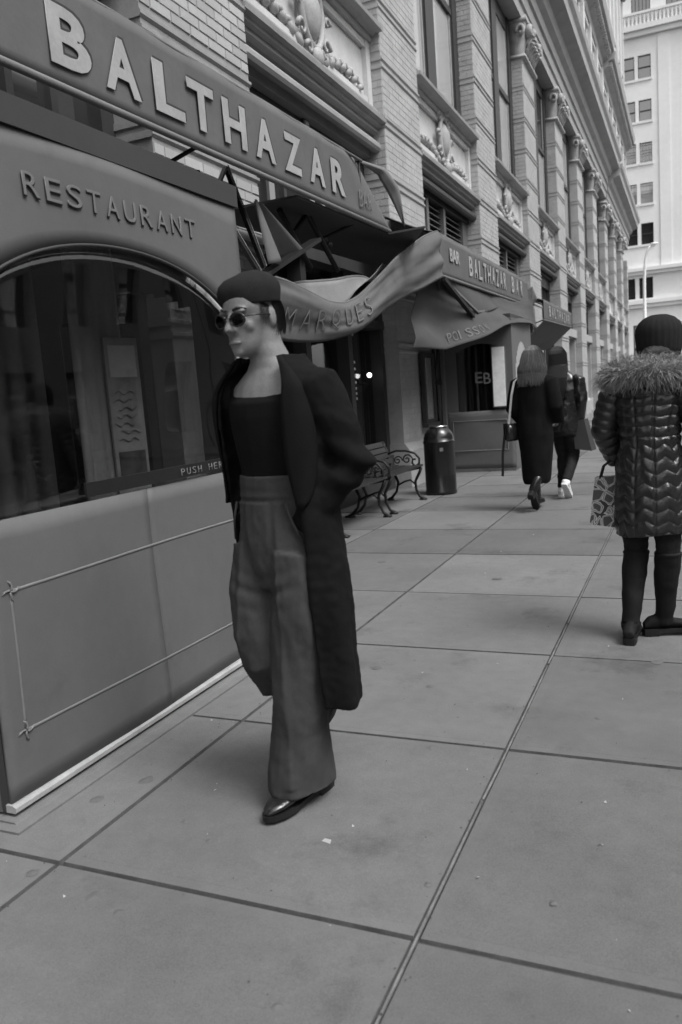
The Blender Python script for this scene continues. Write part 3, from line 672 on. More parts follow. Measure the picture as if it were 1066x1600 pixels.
def swag(u, v):
    y = 5.66+4.66*u; a, c = slerp(BOT,y), slerp(TOP,y)
    k = max(0, min(1, (y-5.66)/1.2)); e = max(0,(y-8.2)/2.1)
    fold = .025*math.sin((y*2.3+v*2.6))*(1-.5*k)+.022*e*math.sin(v*13-y*1.2)+.012*math.sin(v*9-y*1.3)-.06*math.sin(math.pi*v)*(1-e)*.6
    fold += .016*noise.noise(Vector((y*.9, v*4.5+y*.35, 2.0)))+.005*noise.noise(Vector((y*2.2, v*9+y*.8, 7.0)))+.012*e*math.sin((v-.5)*14*(1.2-e*.6)+1)
    return (YV+.01-fold-.12*(1-k)*(1-v), y, a+(c-a)*v)
put(MB().sheet(swag, 110, 30, .006), 'swag', mCanvas)
put(MB().tube([(swag(i/30,1)[0]-.01,swag(i/30,1)[1],swag(i/30,1)[2]) for i in range(31)], .016, 6), 'swag_hem', mCanvas)
put(MB().tube([(swag(i/30,0)[0]-.01,swag(i/30,0)[1],swag(i/30,0)[2]) for i in range(31)], .014, 6), 'swag_hem', mIron)
def lining(u, v):
    y = 6.15+2.5*u; h_ = .30*math.sin(math.pi*min(1,u*1.15+.12))**.7 if u < .76 else .30*max(0,math.sin(math.pi*min(1,u*1.15+.12)))**.7
    return (-3.08-.06*v+.02*math.sin(y*7+v*2), y+.25*v, slerp(TOP,y)-.06+(h_+.02)*v)
put(MB().sheet(lining, 30, 6, .005), 'lining', mBack)
put(MB().tube([(lining(i/24,1)[0]-.01,lining(i/24,1)[1],lining(i/24,1)[2]) for i in range(25)], .018, 6), 'lining_edge', mCanvasL)
for i, (c, y) in enumerate(zip('MARQUES', (5.80,6.07,6.32,6.57,6.86,7.13,7.40))):
    u = (y-5.66)/4.66; v0 = .20+.10*min(1,i/4); p0 = Vector(swag(u, v0)); p1 = Vector(swag(u+.05, v0)); q = Vector(swag(u, v0+.4))
    uu = (p1-p0).normalized(); n_ = uu.cross((q-p0)).normalized(); vv = n_.cross(uu)
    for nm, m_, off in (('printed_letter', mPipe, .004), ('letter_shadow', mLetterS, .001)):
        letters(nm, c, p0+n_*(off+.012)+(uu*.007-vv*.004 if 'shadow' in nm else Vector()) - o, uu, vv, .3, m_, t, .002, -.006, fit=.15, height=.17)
# -- second awning
A2 = awning('middle canvas awning lettered BALTHAZAR BAR, with slack cloth hanging under it beside the bin', 10.3, 16.55, 2.875, 2.955, 3.40, 3.425, 0, 0, 2)
t, o, put = A2
ch = 'BALTHAZARBAR'; ys = [11.75+.30*i for i in range(9)]+[14.85+.42*i for i in range(3)]
sign(t, o, ch, ys, [3.02+.014*(y-11.7) for y in ys], .28, .21, bold=.008)
letters('small_lettering', 'BAR', Vector((YV+.016,10.72,3.10))-o, (0,1,.01), (0,0,1), .2, mLetter, t, .004, .006, fit=.50, height=.17)
B2 = [(0,(-3.2,9.73,1.953)),(.2,(-2.98,10.61,1.936)),(.42,(-2.66,11.39,2.10)),(.65,(-2.56,13.1,2.40)),(.78,(-2.53,14.4,2.46)),(1,(-2.78,16.9,2.50))]
T2 = [(0,(-3.2,10.0,2.74)),(.2,(-3.03,10.6,2.93)),(.42,(-3.0,12.0,2.93)),(.65,(-2.98,13.8,2.94)),(.78,(-2.96,15.2,2.96)),(1,(-2.9,17.15,3.40))]
def sm3(tab, u): return (Vector(lerp(tab,max(0,u-.05)))+Vector(lerp(tab,u))*2+Vector(lerp(tab,min(1,u+.05))))/4
def swag2(u, v):
    q = sm3(B2,u).lerp(sm3(T2,u), v); e = 1-u
    return q+Vector((.035*math.sin(u*17+v*3)*(.3+e)+.03*math.sin(v*9+u*9)*e-.04*math.sin(math.pi*v)+.030*noise.noise(Vector((u*5, v*3.5+u*3, 4.0)))+.008*noise.noise(Vector((u*12, v*8+u*6, 9.0))), 0, 0))
put(MB().sheet(swag2, 110, 28, .006), 'swag', mCanvasShade)
def sling(u, v):
    y = 10.55+5.2*u; dip = lerp([(0,.03),(.1,.16),(.27,.40),(.36,.43),(.6,.25),(.85,.07),(1,.02)], u)
    return (-2.945+.10*dip/.4*(1-v)-.05*math.sin(u*9+v*3)*(1-v), y-.35*(1-v)*math.sin(u*3.1), 2.885+.012*(y-10.3)-dip*(1-v))
put(MB().sheet(sling, 40, 12, .006), 'inner_sling', mCanvasShade)
for a, c in (((-2.94,10.36,2.88),(-2.80,11.75,2.50)),((-2.80,11.75,2.50),(-2.86,12.6,2.58))): put(MB().bar(a, c, .04, .03), 'arm_bar', mLetterG, smooth=False)
put(MB().bar((-2.88,10.32,2.83), (-2.80,11.5,2.42), .06, .05), 'arm_bar', mIron, smooth=False)
put(MB().sheet(lambda u,v: (-2.9-.35*u*(1-.3*v), 10.32-.02*u+1.0*u*(1-v)*.9, 2.87+(.53)*v*(1-u*.5)-.32*u*(1-v)+.02*math.sin(9*u)), 12, 8, .005), 'corner_fold', mCanvasL)
for i, c in enumerate('POISSON'):
    u = .235+.038*i; p0 = Vector(swag2(u, .07)); p1 = Vector(swag2(u+.03,.07)); q = Vector(swag2(u,.5)); uu = (p1-p0).normalized(); n_ = uu.cross(q-p0).normalized(); vv = n_.cross(uu)
    letters('printed_letter', c, p0+n_*.008-o, uu, vv, .3, mLetterG, t, .002, -.003, fit=.12 if c != 'I' else .03, height=.13)
# -- third awning
A3 = awning('farthest and smallest canvas awning, lettered BALTHAZAR, beyond the second entrance', 18.45, 23.1, 2.79, 2.86, 3.22, 3.235, 0, 0, 3)
t, o, put = A3
ys = [19.1+.40*i for i in range(9)]; sign(t, o, 'BALTHAZAR', ys, [2.90]*9, .24, .24, shadow=False, bold=.006)
put(MB().sheet(lambda u,v: (-2.9-.05*v-.12*u+.03*math.sin(v*8), 17.2+1.3*u*v+.5*u*(1-v)-2.2*(1-v)*(1-u)*.0, 3.40-.14*u*v-(1-v)*(1.0-.5*u)), 14, 10, .005), 'peak_wing', mCanvas)
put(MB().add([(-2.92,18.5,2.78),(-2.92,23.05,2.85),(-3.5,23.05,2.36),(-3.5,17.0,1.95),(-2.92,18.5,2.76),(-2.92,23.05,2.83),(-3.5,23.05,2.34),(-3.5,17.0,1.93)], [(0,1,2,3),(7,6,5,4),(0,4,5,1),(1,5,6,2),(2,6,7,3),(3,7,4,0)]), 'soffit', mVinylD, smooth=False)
put(MB().sheet(lambda u,v: (-2.9-.5*u, 23.1+1.5*u, 2.86+.38*v*(1-u)+.14*u), 8, 6, .005), 'end_flap', mCanvas)
# ================================================================ first vestibule
vx, va, vb = -2.22, 1.94, 3.90
v1 = thing('canvas_vestibule', 'grey canvas entrance vestibule lettered RESTAURANT with an arched clear window, nearest on the left', 'vestibule', (-3.0, 2.92, 0)); vo = Vector((-3.0,2.92,0))
def vput(b, nm, mat, par=None, smooth=False):
    b.v = [tuple(Vector(q)-vo) for q in b.v]; return b.build(nm, mat, par or v1, smooth)
arch = lambda y: 2.10-.235*(y-2.92)**2-.13*(y-2.92)**4
f = MB(); N = 40; y0, y1 = 2.0, 3.84; zs = 1.065
def front(u, lo, hi): pass
b = MB()
wv = lambda y, z: vx+.006*math.sin(y*3+z*2)+.004*math.sin(z*5-y*4)
def patch(b, ya, yb, zl, zh, nu, nv): b.sheet(lambda u,v: (wv(ya+(yb-ya)*u, 0 if False else zl(ya+(yb-ya)*u)+(zh(ya+(yb-ya)*u)-zl(ya+(yb-ya)*u))*v), ya+(yb-ya)*u, zl(ya+(yb-ya)*u)+(zh(ya+(yb-ya)*u)-zl(ya+(yb-ya)*u))*v), nu, nv, .012)
patch(b, va, 2.895, lambda y: .055, lambda y: zs, 20, 14)
vput(b, 'front_panel', mVinyl, smooth=True)
b = MB(); patch(b, 2.898, vb, lambda y: .055, lambda y: zs, 20, 14); vput(b, 'front_panel', mVinyl, smooth=True)
b = MB(); patch(b, va, vb, lambda y: arch(min(max(y,y0),y1)), lambda y: 2.45, 40, 6); vput(b, 'front_header', mVinyl, smooth=True)
b = MB(); patch(b, va, y0, lambda y: zs-.002, lambda y: arch(y0)+.002, 2, 10); vput(b, 'window_stile', mVinyl); b = MB(); patch(b, y1, vb, lambda y: zs-.002, lambda y: arch(y1)+.002, 2, 10); vput(b, 'window_stile', mVinyl)
b = MB(); b.sheet(lambda u,v: (vx-.012+.0025*math.sin(u*5+v*2)*math.sin(v*4), y0+(y1-y0)*u, zs-.01+(arch(y0+(y1-y0)*u)+.012-zs)*v), 30, 14, .003); vput(b, 'clear_window', mGlassV, smooth=True)
vput(MB().tube([(vx+.012,y0+(y1-y0)*i/40,arch(y0+(y1-y0)*i/40)) for i in range(41)], .007, 6), 'window_welt', mVinylD, smooth=True)
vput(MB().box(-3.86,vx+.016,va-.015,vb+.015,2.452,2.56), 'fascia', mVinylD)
vput(MB().box(-3.86,vx-.03,va,vb,2.40,2.449), 'ceiling', mVinyl)
vput(MB().box(vx-.05,vx-.014,va+.002,va+.05,.02,2.40), 'corner_post', mVinylD); vput(MB().box(vx-.05,vx-.014,vb-.05,vb-.002,.02,2.40), 'corner_post', mMetal)
b = MB(); b.prof([(vx-.02,.030),(vx+.022,.030),(vx+.026,.034),(vx+.026,.050),(vx+.012,.058),(vx-.02,.058)], va-.01, vb+.02); vput(b, 'bottom_rail', mMetal)
b = MB(); b.box(-3.86,-2.118,1.86,4.05,-.002,.010).prof([(vx-.03,.010),(vx+.05,.010),(vx+.045,.017),(vx-.03,.017)],1.9,3.95); vput(b, 'base_plate', mEdge)
b = MB()
for (ya_, za), (yb_, zb_) in (((2.045,.812),(3.78,.806)),((2.04,.295),(3.78,.262)),((2.045,.812),(2.04,.295)),((3.78,.806),(3.78,.262))):
    b.tube([(wv(ya_+(yb_-ya_)*i/10, za+(zb_-za)*i/10)+.0065, ya_+(yb_-ya_)*i/10, za+(zb_-za)*i/10) for i in range(11)], [(.0020,.0070)]*11, 6)
vput(b, 'piping', mPipe, smooth=True)
for y, z in ((2.045,.812),(2.04,.295),(3.78,.806),(3.78,.262)):
    b = MB()
    for k in range(4):
        a = k*math.pi/2+.9; pts = [(wv(y,z)+.008,y,z)]
        for i in range(1,5): pts.append((wv(y,z)+.008+.003*math.sin(i), y+.010*i*math.cos(a+.22*i), z+.010*i*math.sin(a+.22*i)))
        b.tube(pts, [.003,.005,.003,.005,.002], 5)
    vput(b, 'corner_knot', mPipe, smooth=True)
for i, (c, y) in enumerate(zip('RESTAURANT', [2.352+.1155*k for k in range(10)])):
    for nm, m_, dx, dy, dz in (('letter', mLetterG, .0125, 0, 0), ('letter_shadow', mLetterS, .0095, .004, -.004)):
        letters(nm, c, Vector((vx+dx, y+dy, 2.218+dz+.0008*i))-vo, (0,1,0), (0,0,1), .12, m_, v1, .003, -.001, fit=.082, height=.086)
vput(MB().box(vx-.002,vx+.010,2.5,3.76,1.082,1.140), 'push_bar', mIron)
for i, (c, y) in enumerate(zip('PUSH HERE', [3.155+.048*k for k in range(9)])):
    if c != ' ': letters('letter', c, Vector((vx+.011,y,1.093))-vo, (0,1,0), (0,0,1), .05, mPipe, v1, .002, -.001, fit=.030, height=.032)
# end walls with arched openings
for yy, nm in ((va+.006, 'side_wall'), (vb-.006, 'side_wall')):
    b = MB(); xs = [-3.86,-3.5,-2.55,vx-.055]
    b.box(-3.86,-3.5,yy-.005,yy+.005,.02,2.40).box(-2.55,vx-.055,yy-.005,yy+.005,.02,2.40)
    for i in range(12):
        xa, xb = -3.5+.95*i/12, -3.5+.95*(i+1)/12; zz = 1.95+.15*math.sin(math.pi*(i+.5)/12); b.box(xa,xb,yy-.005,yy+.005,zz,2.40); b.box(xa,xb,yy-.005,yy+.005,.02,.95 if nm and yy > 3 else .021)
    vput(b, nm, mVinyl)
    if yy > 3: vput(MB().box(-3.5,-2.55,yy-.002,yy+.002,.95,2.09), 'side_window', mGlassV)
# inner door and hangings seen dimly through the clear window
dr = thing('inner_door', 'glazed wooden inner door seen dimly through the clear vestibule window', 'door', (-3.86, 2.9, 0))
def dput(b, nm, mat, par=None): b.v = [(x+3.86,y-2.9,z) for x,y,z in b.v]; return b.build(nm, mat, par or dr)
dput(MB().box(-3.87,-3.80,2.1,2.24,0,2.4).box(-3.87,-3.80,3.55,3.7,0,2.4).box(-3.87,-3.80,2.24,3.55,0,.7).box(-3.87,-3.80,2.24,3.55,2.15,2.4), 'frame', mWood)
dput(MB().box(-3.85,-3.84,2.24,3.55,.7,2.15), 'pane', mPane); dput(MB().tube([(-3.77,3.45,.95),(-3.74,3.45,1.0),(-3.74,3.45,1.3),(-3.77,3.45,1.35)], .014, 8), 'handle', mChrome)
sc = thing('inner_screen', 'pale grey canvas screen standing just inside the first vestibule window', 'screen', (-2.68, 3.26, .02))
MB().sheet(lambda u,v: (.03-.10*u+.010*math.sin(u*9)+.004*math.sin(u*26+v*3), -.20+.42*u, .02+2.3*v), 40, 10, .008).build('cloth', mDrap, sc, True)
MB().tube([(.03,-.215,0),(.035,-.222,1.1),(.03,-.20,2.35)], .012, 8).build('pole', mLampP, sc, True)
MB().tube([(-.07,.225,0),(-.066,.222,1.2),(-.07,.23,2.35)], .010, 8).build('pole', mLampP, sc, True)
MB().tube([(.04,-.24,0),(.045,-.246,1.1),(.04,-.225,2.35)], .022, 8).build('edge_roll', mFrameL, sc, True)
mb_ = thing('menu_board', 'tall pale printed panel hanging on the canvas screen inside the first vestibule', 'notice', (-2.665, 3.38, .99)); mb_.rotation_euler = (0,0,R_(77))
MB().box(-.105,.105,-.008,.008,.0,.80).build('board', mPaperG, mb_)
MB().box(-.085,.085,-.012,-.0085,.60,.76).build('print', mPaper, mb_)
MB().box(-.085,.085,-.012,-.0085,.05,.22).build('print', M('printed block', .10, .6, .4, 22), mb_)
b = MB()
for i in range(7): b.tube([(-.07+.02*math.sin(i*2.1)+.015*j, -.013, .28+.04*i+.01*math.sin(j*1.3+i)) for j in range(9)], .003, 4)
b.build('drawn_lines', mFrameL, mb_)
b = MB().sheet(lambda u,v: (-3.45+.03*math.sin(u*22), 3.10+.55*u, .1+2.25*v), 50, 6, .008); tag(b.build('inner_drape', mDrap, None, True), 'grey drape hanging deep inside the first vestibule behind the canvas screen', 'curtain')
# ================================================================ second vestibule
v2 = thing('canvas_vestibule', 'second grey canvas vestibule beyond the bin, with a monogram on its clear window', 'vestibule', (-3.2, 14, 0)); o2 = Vector((-3.2,14,0))
def v2put(b, nm, mat, par=None, smooth=False):
    b.v = [tuple(Vector(q)-o2) for q in b.v]; return b.build(nm, mat, par or v2, smooth)
xa, xb, ya, yb = -3.78, -2.62, 13.25, 15.0
wob = lambda x, z: ya+.008*math.sin(x*5+z*3)
b = MB().sheet(lambda u,v: (xa+(xb-xa)*u, wob(xa+(xb-xa)*u, v), .04+.98*v), 16, 10, .012); v2put(b, 'front_panel', mVinyl, smooth=True)
b = MB().box(xa,-3.55,ya-.006,ya+.006,1.02,2.5).box(-2.72,xb,ya-.006,ya+.006,1.02,2.5)
for i in range(12):
    x0 = -3.55+.83*i/12; b.box(x0,x0+.83/12,ya-.006,ya+.006,2.0+.12*math.sin(math.pi*(i+.5)/12),2.5)
v2put(b, 'front_header', mVinyl)
v2put(MB().box(-3.55,-2.72,ya-.002,ya+.002,1.02,2.12), 'clear_window', mGlassV)
for x in (-3.36,-3.22,-2.93): v2put(MB().box(x-.012,x+.012,ya+.02,ya+.045,1.02,2.10), 'window_bar', mMetal if x > -3.3 else mWoodL)
b = MB()
for (x0,z0),(x1,z1) in (((-3.66,.86),(-2.74,.86)),((-3.66,.36),(-2.74,.36)),((-3.66,.86),(-3.66,.36)),((-2.74,.86),(-2.74,.36))): b.tube([(x0,ya-.012,z0),(x1,ya-.012,z1)], .009, 6)
v2put(b, 'piping', mPipe)
v2put(MB().box(xa,xb,ya-.02,yb,0,.05), 'bottom_rail', mEdge)
for i, (c, x, z) in enumerate((('E',-3.24,1.48),('B',-3.10,1.46))): letters('monogram', c, Vector((x,ya-.012,z))-o2, (1,0,0), (0,0,1), .25, mLetterG, v2, .003, .0, fit=.12, height=.18)
b = MB().box(xb-.006,xb+.006,ya,yb,.04,1.02).box(xb-.006,xb+.006,ya,13.5,1.02,2.5).box(xb-.006,xb+.006,14.7,yb,1.02,2.5)
for i in range(14):
    y = 13.5+1.2*i/14; b.box(xb-.006,xb+.006,y,y+1.2/14,1.62+.52*math.sin(math.pi*(i+.5)/14)**.6,2.5)
v2put(b, 'side_wall', mVinyl)
v2put(MB().box(xb-.002,xb+.002,13.5,14.7,1.02,2.16), 'side_window', glass('bright vinyl', .55, .15, .9))
v2put(MB().box(xa,xb,ya,yb,2.5,2.56), 'roof', mVinylD)
v2put(MB().box(-3.86,xb,yb-.01,yb,0,2.5).box(xa-.03,xa-.015,ya,yb,0,2.5), 'back_wall', mDrap)
dd = thing('window_light_card', 'pale poster added as light through the second vestibule window, right of the monogram', 'card', (-2.84, 13.225, 1.06)); MB().box(-.10,.10,-.01,.01,.02,.98).build('card', mPaper, dd); MB().box(-.12,.12,.011,.02,0,1.0).build('frame', mWoodL, dd)  # pale panel added in place of light coming through the far window
b = MB().sheet(lambda u,v: (-3.55+.50*u, 13.75+.03*math.sin(u*30), .1+2.3*v), 50, 4, .008); tag(b.build('inner_drape', mWoodL, None, True), 'brownish drape hanging inside the second vestibule behind the monogram', 'curtain')
# display case, post and pipe on the stone pier beside it
dc = thing('display_case', 'glazed menu case, its sheet paled like reflected sky, on the pier behind the bin', 'notice', (-3.86, 12.52, .9))
MB().box(0,.06,-.30,-.22,.0,1.12).box(0,.06,.22,.30,.0,1.12).box(0,.06,-.22,.22,1.04,1.12).box(0,.09,-.34,.34,-.06,-.001).box(0,.05,-.22,.22,0,.06).build('frame', mWood, dc)
MB().box(.005,.02,-.22,.22,.06,1.04).build('sheet', mPaper, dc); MB().box(.04,.045,-.22,.22,.06,1.04).build('glass', glass('case glass', .25, .05, .95), dc)  # sheet colour lightened to stand for sky reflected in the case glass
pp = thing('drainpipe', 'black iron drainpipe running up the pier between the menu case and the second vestibule', 'pipe', (-3.82, 12.98, 0))
MB().tube([(0,0,0),(0,0,3.3)], .065, 12).build('pipe', mBlackP, pp, True)
for z in (.4,1.5,2.6): MB().tube([(0,0,z),(0,0,z+.07)], .08, 12).build('collar', mIron, pp)
pt = thing('wooden_post', 'worn pale wooden door post just left of the second vestibule', 'post', (-3.80, 13.18, 0)); MB().box(-.08,.06,-.06,.05,0,2.6).build('shaft', mWoodL, pt); MB().box(-.10,.08,-.08,.052,0.0,.18).build('plinth', mWoodL, pt)
# ================================================================ bin
bn = thing('litter_bin', 'tall black domed litter bin standing between the bench and the second vestibule', 'bin', (-3.13, 10.55, 0))
MB().lathe((0,0,0), [(.19,0),(.215,.01),(.218,.04),(.212,.05),(.212,.70),(.218,.705),(.218,.725),(.212,.73),(.205,.78),(.19,.83),(.16,.875),(.12,.91),(.11,.914)], 36).build('body', mBlackP, bn, True)
MB().lathe((0,0,0), [(.125,.912),(.13,.925),(.118,.935),(.07,.94),(.0,.94)], 28).build('lid', mChrome, bn, True)
a0 = -1.15
for k in range(5):
    MB().box(.2115,.2155,-.022,.022,-.025,.02).build('badge' if k == 0 else 'rivet', mChrome, bn).rotation_euler = (0,0,a0) if k == 0 else (0,0,a0+1.1*k)
for ch in bn.children:
    if ch.name.startswith(('badge','rivet')): ch.location = (0,0,.62 if ch.name.startswith('badge') else .715); ch.scale = (1,1,1) if ch.name.startswith('badge') else (1,.3,.3)
# ================================================================ benches
def bench(label, y0, y1):
    t = thing('park_bench', label, 'bench', (-3.45, (y0+y1)/2, 0), 'iron benches under the awning'); L = (y1-y0)/2
    for s, yy in ((-1,-L+.05),(1,L-.05)):
        b = MB()
        b.tube([(.24,yy,.43),(.21,yy,.36),(.15,yy,.25),(.155,yy,.14),(.20,yy,.05),(.25,yy,.02),(.28,yy,.012)], [.018,.02,.018,.017,.018,.022,.014], 7)
        b.tube([(-.16,yy,.42),(-.13,yy,.34),(-.09,yy,.24),(-.12,yy,.12),(-.19,yy,.04),(-.25,yy,.014)], [.018,.02,.018,.017,.02,.014], 7)
        b.tube([(.24,yy,.43),(.05,yy,.40),(-.16,yy,.42),(-.21,yy,.55),(-.25,yy,.70),(-.275,yy,.78)], .018, 7)
        b.tube([(.155,yy,.2),(.08,yy,.27),(0,yy,.25),(-.1,yy,.2)], .012, 6)
        b.box(.20,.29,yy-.03,yy+.03,0,.022); b.box(-.28,-.17,yy-.03,yy+.03,0,.022)
        b.build('leg_frame', mIron, t, True)
        b = MB(); pts = [(-.22,yy,.62),(-.10,yy,.66),(.04,yy,.655),(.16,yy,.62),(.22,yy,.55),(.215,yy,.48),(.16,yy,.45),(.12,yy,.49),(.13,yy,.54),(.17,yy,.54)]
        b.tube(pts, .015, 7)
        for cx, cz, r0 in ((.05,.54,.08),(-.08,.53,.07)): b.tube([(cx+r0*math.exp(-.1*i)*math.cos(i*.6), yy, cz+r0*math.exp(-.1*i)*math.sin(i*.6)) for i in range(16)], .010, 5)
        b.build('armrest', mIron, t, True)
    for i in range(5):
        x = .22-.085*i; z = .445-.012*math.sin(i/4*3.1); MB().box(x-.034,x+.034,-L,L,z,z+.024).build('slat', mSlat, t)
    for i in range(4):
        z = .50+.075*i; x = -.185-.030*i; MB().add([(x,-L,z),(x+.022,-L,z+.006),(x-.003,-L,z+.066),(x-.025,-L,z+.06),(x,L,z),(x+.022,L,z+.006),(x-.003,L,z+.066),(x-.025,L,z+.06)], [(0,1,2,3),(7,6,5,4),(0,4,5,1),(1,5,6,2),(2,6,7,3),(3,7,4,0)]).build('slat', mSlat, t)
bench('black iron and slat bench half hidden behind the walking person in the long coat', 7.25, 8.62)
bench('black iron and slat bench right beside the litter bin', 8.74, 10.0)
# ================================================================ far street furniture
sl = thing('street_lamp', 'white street lamp with a curved arm standing at the far end of the sidewalk', 'lamp', (-1.98, 45, 0))
MB().tube([(0,0,0),(0,0,.3),(0,0,.32),(0,0,6.2),(.06,0,7.2),(.2,0,7.75),(.42,0,8.02)], [.16,.15,.09,.075,.065,.06,.05], 10).build('post', mLampP, sl, True)
MB().ball((.5,0,7.98), (.2,.1,.07), 12, 8).build('lamp_head', mLampP, sl, True); MB().box(.38,.62,-.06,.06,7.88,7.92).build('diffuser', mPaper, sl)
sb = thing('folding_board', 'small white-edged folding board standing by the facade far down the sidewalk', 'board', (-3.75, 27.5, 0))
for s in (-1,1):
    MB().bar((-.22,s*.22,0),(-.22,s*.03,1.05),.05).bar((.22,s*.22,0),(.22,s*.03,1.05),.05).bar((-.24,s*.03,1.05),(.24,s*.03,1.05),.05).build('frame', mLampP, sb)
    MB().add([(-.2,s*.20,.1),(.2,s*.20,.1),(.2,s*.04,1.0),(-.2,s*.04,1.0),(-.2,s*.185,.1),(.2,s*.185,.1),(.2,s*.025,1.0),(-.2,s*.025,1.0)], [(0,1,2,3),(7,6,5,4),(0,4,5,1),(1,5,6,2),(2,6,7,3),(3,7,4,0)]).build('panel', mIron, sb)
# ================================================================ people
class Frame:
    """local axes of a figure: a = its left, b = forward, z = up"""
    def __init__(s, x, y, fx, fy):
        l = math.hypot(fx, fy); s.o = Vector((x, y, 0)); s.f = Vector((fx/l, fy/l, 0)); s.l = Vector((-fy/l, fx/l, 0))
    def __call__(s, a, b, z): return s.o + s.l*a + s.f*b + Vector((0,0,z))
    def rot(s): return Matrix((s.l, s.f, Vector((0,0,1)))).transposed()
def loft(mb, F, secs, n=20, mi=0):
    """horizontal ellipses (z, a, b, ra, rb [,tilt]) stacked; tilt lowers the front"""
    vs = []; k = len(secs)
    for q in secs:
        z, a, b, ra, rb = q[:5]; tl = q[5] if len(q) > 5 else 0
        for j in range(n):
            t = 2*math.pi*j/n; vs.append(F(a+ra*math.cos(t), b+rb*math.sin(t), z-tl*math.sin(t)))
    fs = [(i*n+j, i*n+(j+1)%n, (i+1)*n+(j+1)%n, (i+1)*n+j) for i in range(k-1) for j in range(n)]
    return mb.add(vs, fs+[tuple(range(n-1,-1,-1)), tuple((k-1)*n+j for j in range(n))], mi)
def head(mb, F, a, b, z, yaw=0, pitch=0, s=1.0):
    """z = height of the eyes"""
    f = (F.f*math.cos(yaw)+F.l*math.sin(yaw)); c = F(a,b,z)
    l = Vector((-f.y,f.x,0)); u = Vector((0,0,1))
    f2 = (f*math.cos(pitch)-u*math.sin(pitch)); u2 = (u*math.cos(pitch)+f*math.sin(pitch))
    P = lambda x,y,zz: c+(l*x+f2*y+u2*zz)*s
    R = Matrix((l,f2,u2)).transposed()
    def B(p, r): mb.ball(P(*p), tuple(q*s for q in r), 14, 10, R)
    SE = [(-.118,.062,.0,.020),(-.108,.078,-.010,.036),(-.092,.087,-.030,.047),(-.072,.090,-.052,.055),(-.045,.089,-.082,.063),(-.02,.087,-.100,.069),(.005,.084,-.110,.0735),(.03,.092,-.114,.077),(.06,.088,-.110,.075),(.085,.070,-.096,.066),(.105,.044,-.070,.050),(.118,.012,-.040,.026)]
    n = 24; vs = []
    for zz, yf, yb_, hw in SE:
        for j in range(n):
            t = 2*math.pi*j/n; q = math.sin(t); cy = (yf+yb_)/2-.012
            ax = hw*math.copysign(abs(math.cos(t))**.88, math.cos(t)); vs.append(P(ax, cy+(yf-yb_)/2*math.copysign(abs(q)**.92, q)+.012, zz))
    mb.add(vs, [(i*n+j, i*n+(j+1)%n, (i+1)*n+(j+1)%n, (i+1)*n+j) for i in range(len(SE)-1) for j in range(n)]+[tuple(range(n-1,-1,-1)), tuple((len(SE)-1)*n+j for j in range(n))])
    B((0,.078,-.098),(.022,.014,.016))
    mb.tube([P(0,.086,.018),P(0,.100,-.008),P(0,.114,-.030),P(0,.092,-.041)], [.009*s,.0105*s,.0125*s,.009*s], 8)
    for sg in (-1,1):
        B((sg*.012,.100,-.034),(.009,.011,.008)); B((sg*.032,.082,.022),(.024,.012,.009)); B((sg*.040,.060,-.026),(.020,.018,.018))
        B((sg*.078,-.012,-.005),(.009,.019,.031))
    B((0,.089,-.066),(.021,.007,.005)); B((0,.087,-.077),(.018,.008,.006))
    return P
def hand(mb, w, d, nrm, s=1.0, curl=.9):
    """w wrist, d direction of the palm, nrm side the fingers curl to"""
    w = Vector(w); d = Vector(d).normalized(); n = Vector(nrm); n = (n-d*n.dot(d)).normalized(); t = d.cross(n)
    mb.tube([w-d*.03*s, w, w+d*.04*s, w+d*.085*s], [(.026*s,.020*s),(.026*s,.019*s),(.040*s,.017*s),(.040*s,.014*s)], 10, ref=t)
    for i, (o, L, r) in enumerate(((-.030,.072,.0085),(-.010,.080,.009),(.011,.074,.0085),(.030,.058,.0075))):
        p = w+d*.075*s+t*o*s; pts = [p]; a = .25; q = p+d*.02*s; pts.append(q)
        for k, fr in enumerate((.45,.32,.23)):
            a += curl*(.6+.2*k); q = q+(d*math.cos(a)+n*math.sin(a))*L*fr*s; pts.append(q)
        mb.tube(pts, [r*1.1*s, r*1.1*s, r*s, r*.95*s, r*.7*s], 7)
    p = w+d*.02*s-t*.030*s; mb.tube([p, p-t*.022*s+d*.02*s+n*.01*s, p-t*.026*s+d*.045*s+n*.022*s, p-t*.014*s+d*.062*s+n*.032*s], [.013*s,.0115*s,.010*s,.007*s], 7)
def wr(amp, sc, st=(1,1,1)):
    return lambda c, n: amp*(noise.noise(Vector((c.x*sc*st[0], c.y*sc*st[1], c.z*sc*st[2])))+.5*noise.noise(Vector((c.x*sc*2.1*st[0], c.y*sc*2.1*st[1]+5, c.z*sc*2.1*st[2]))))
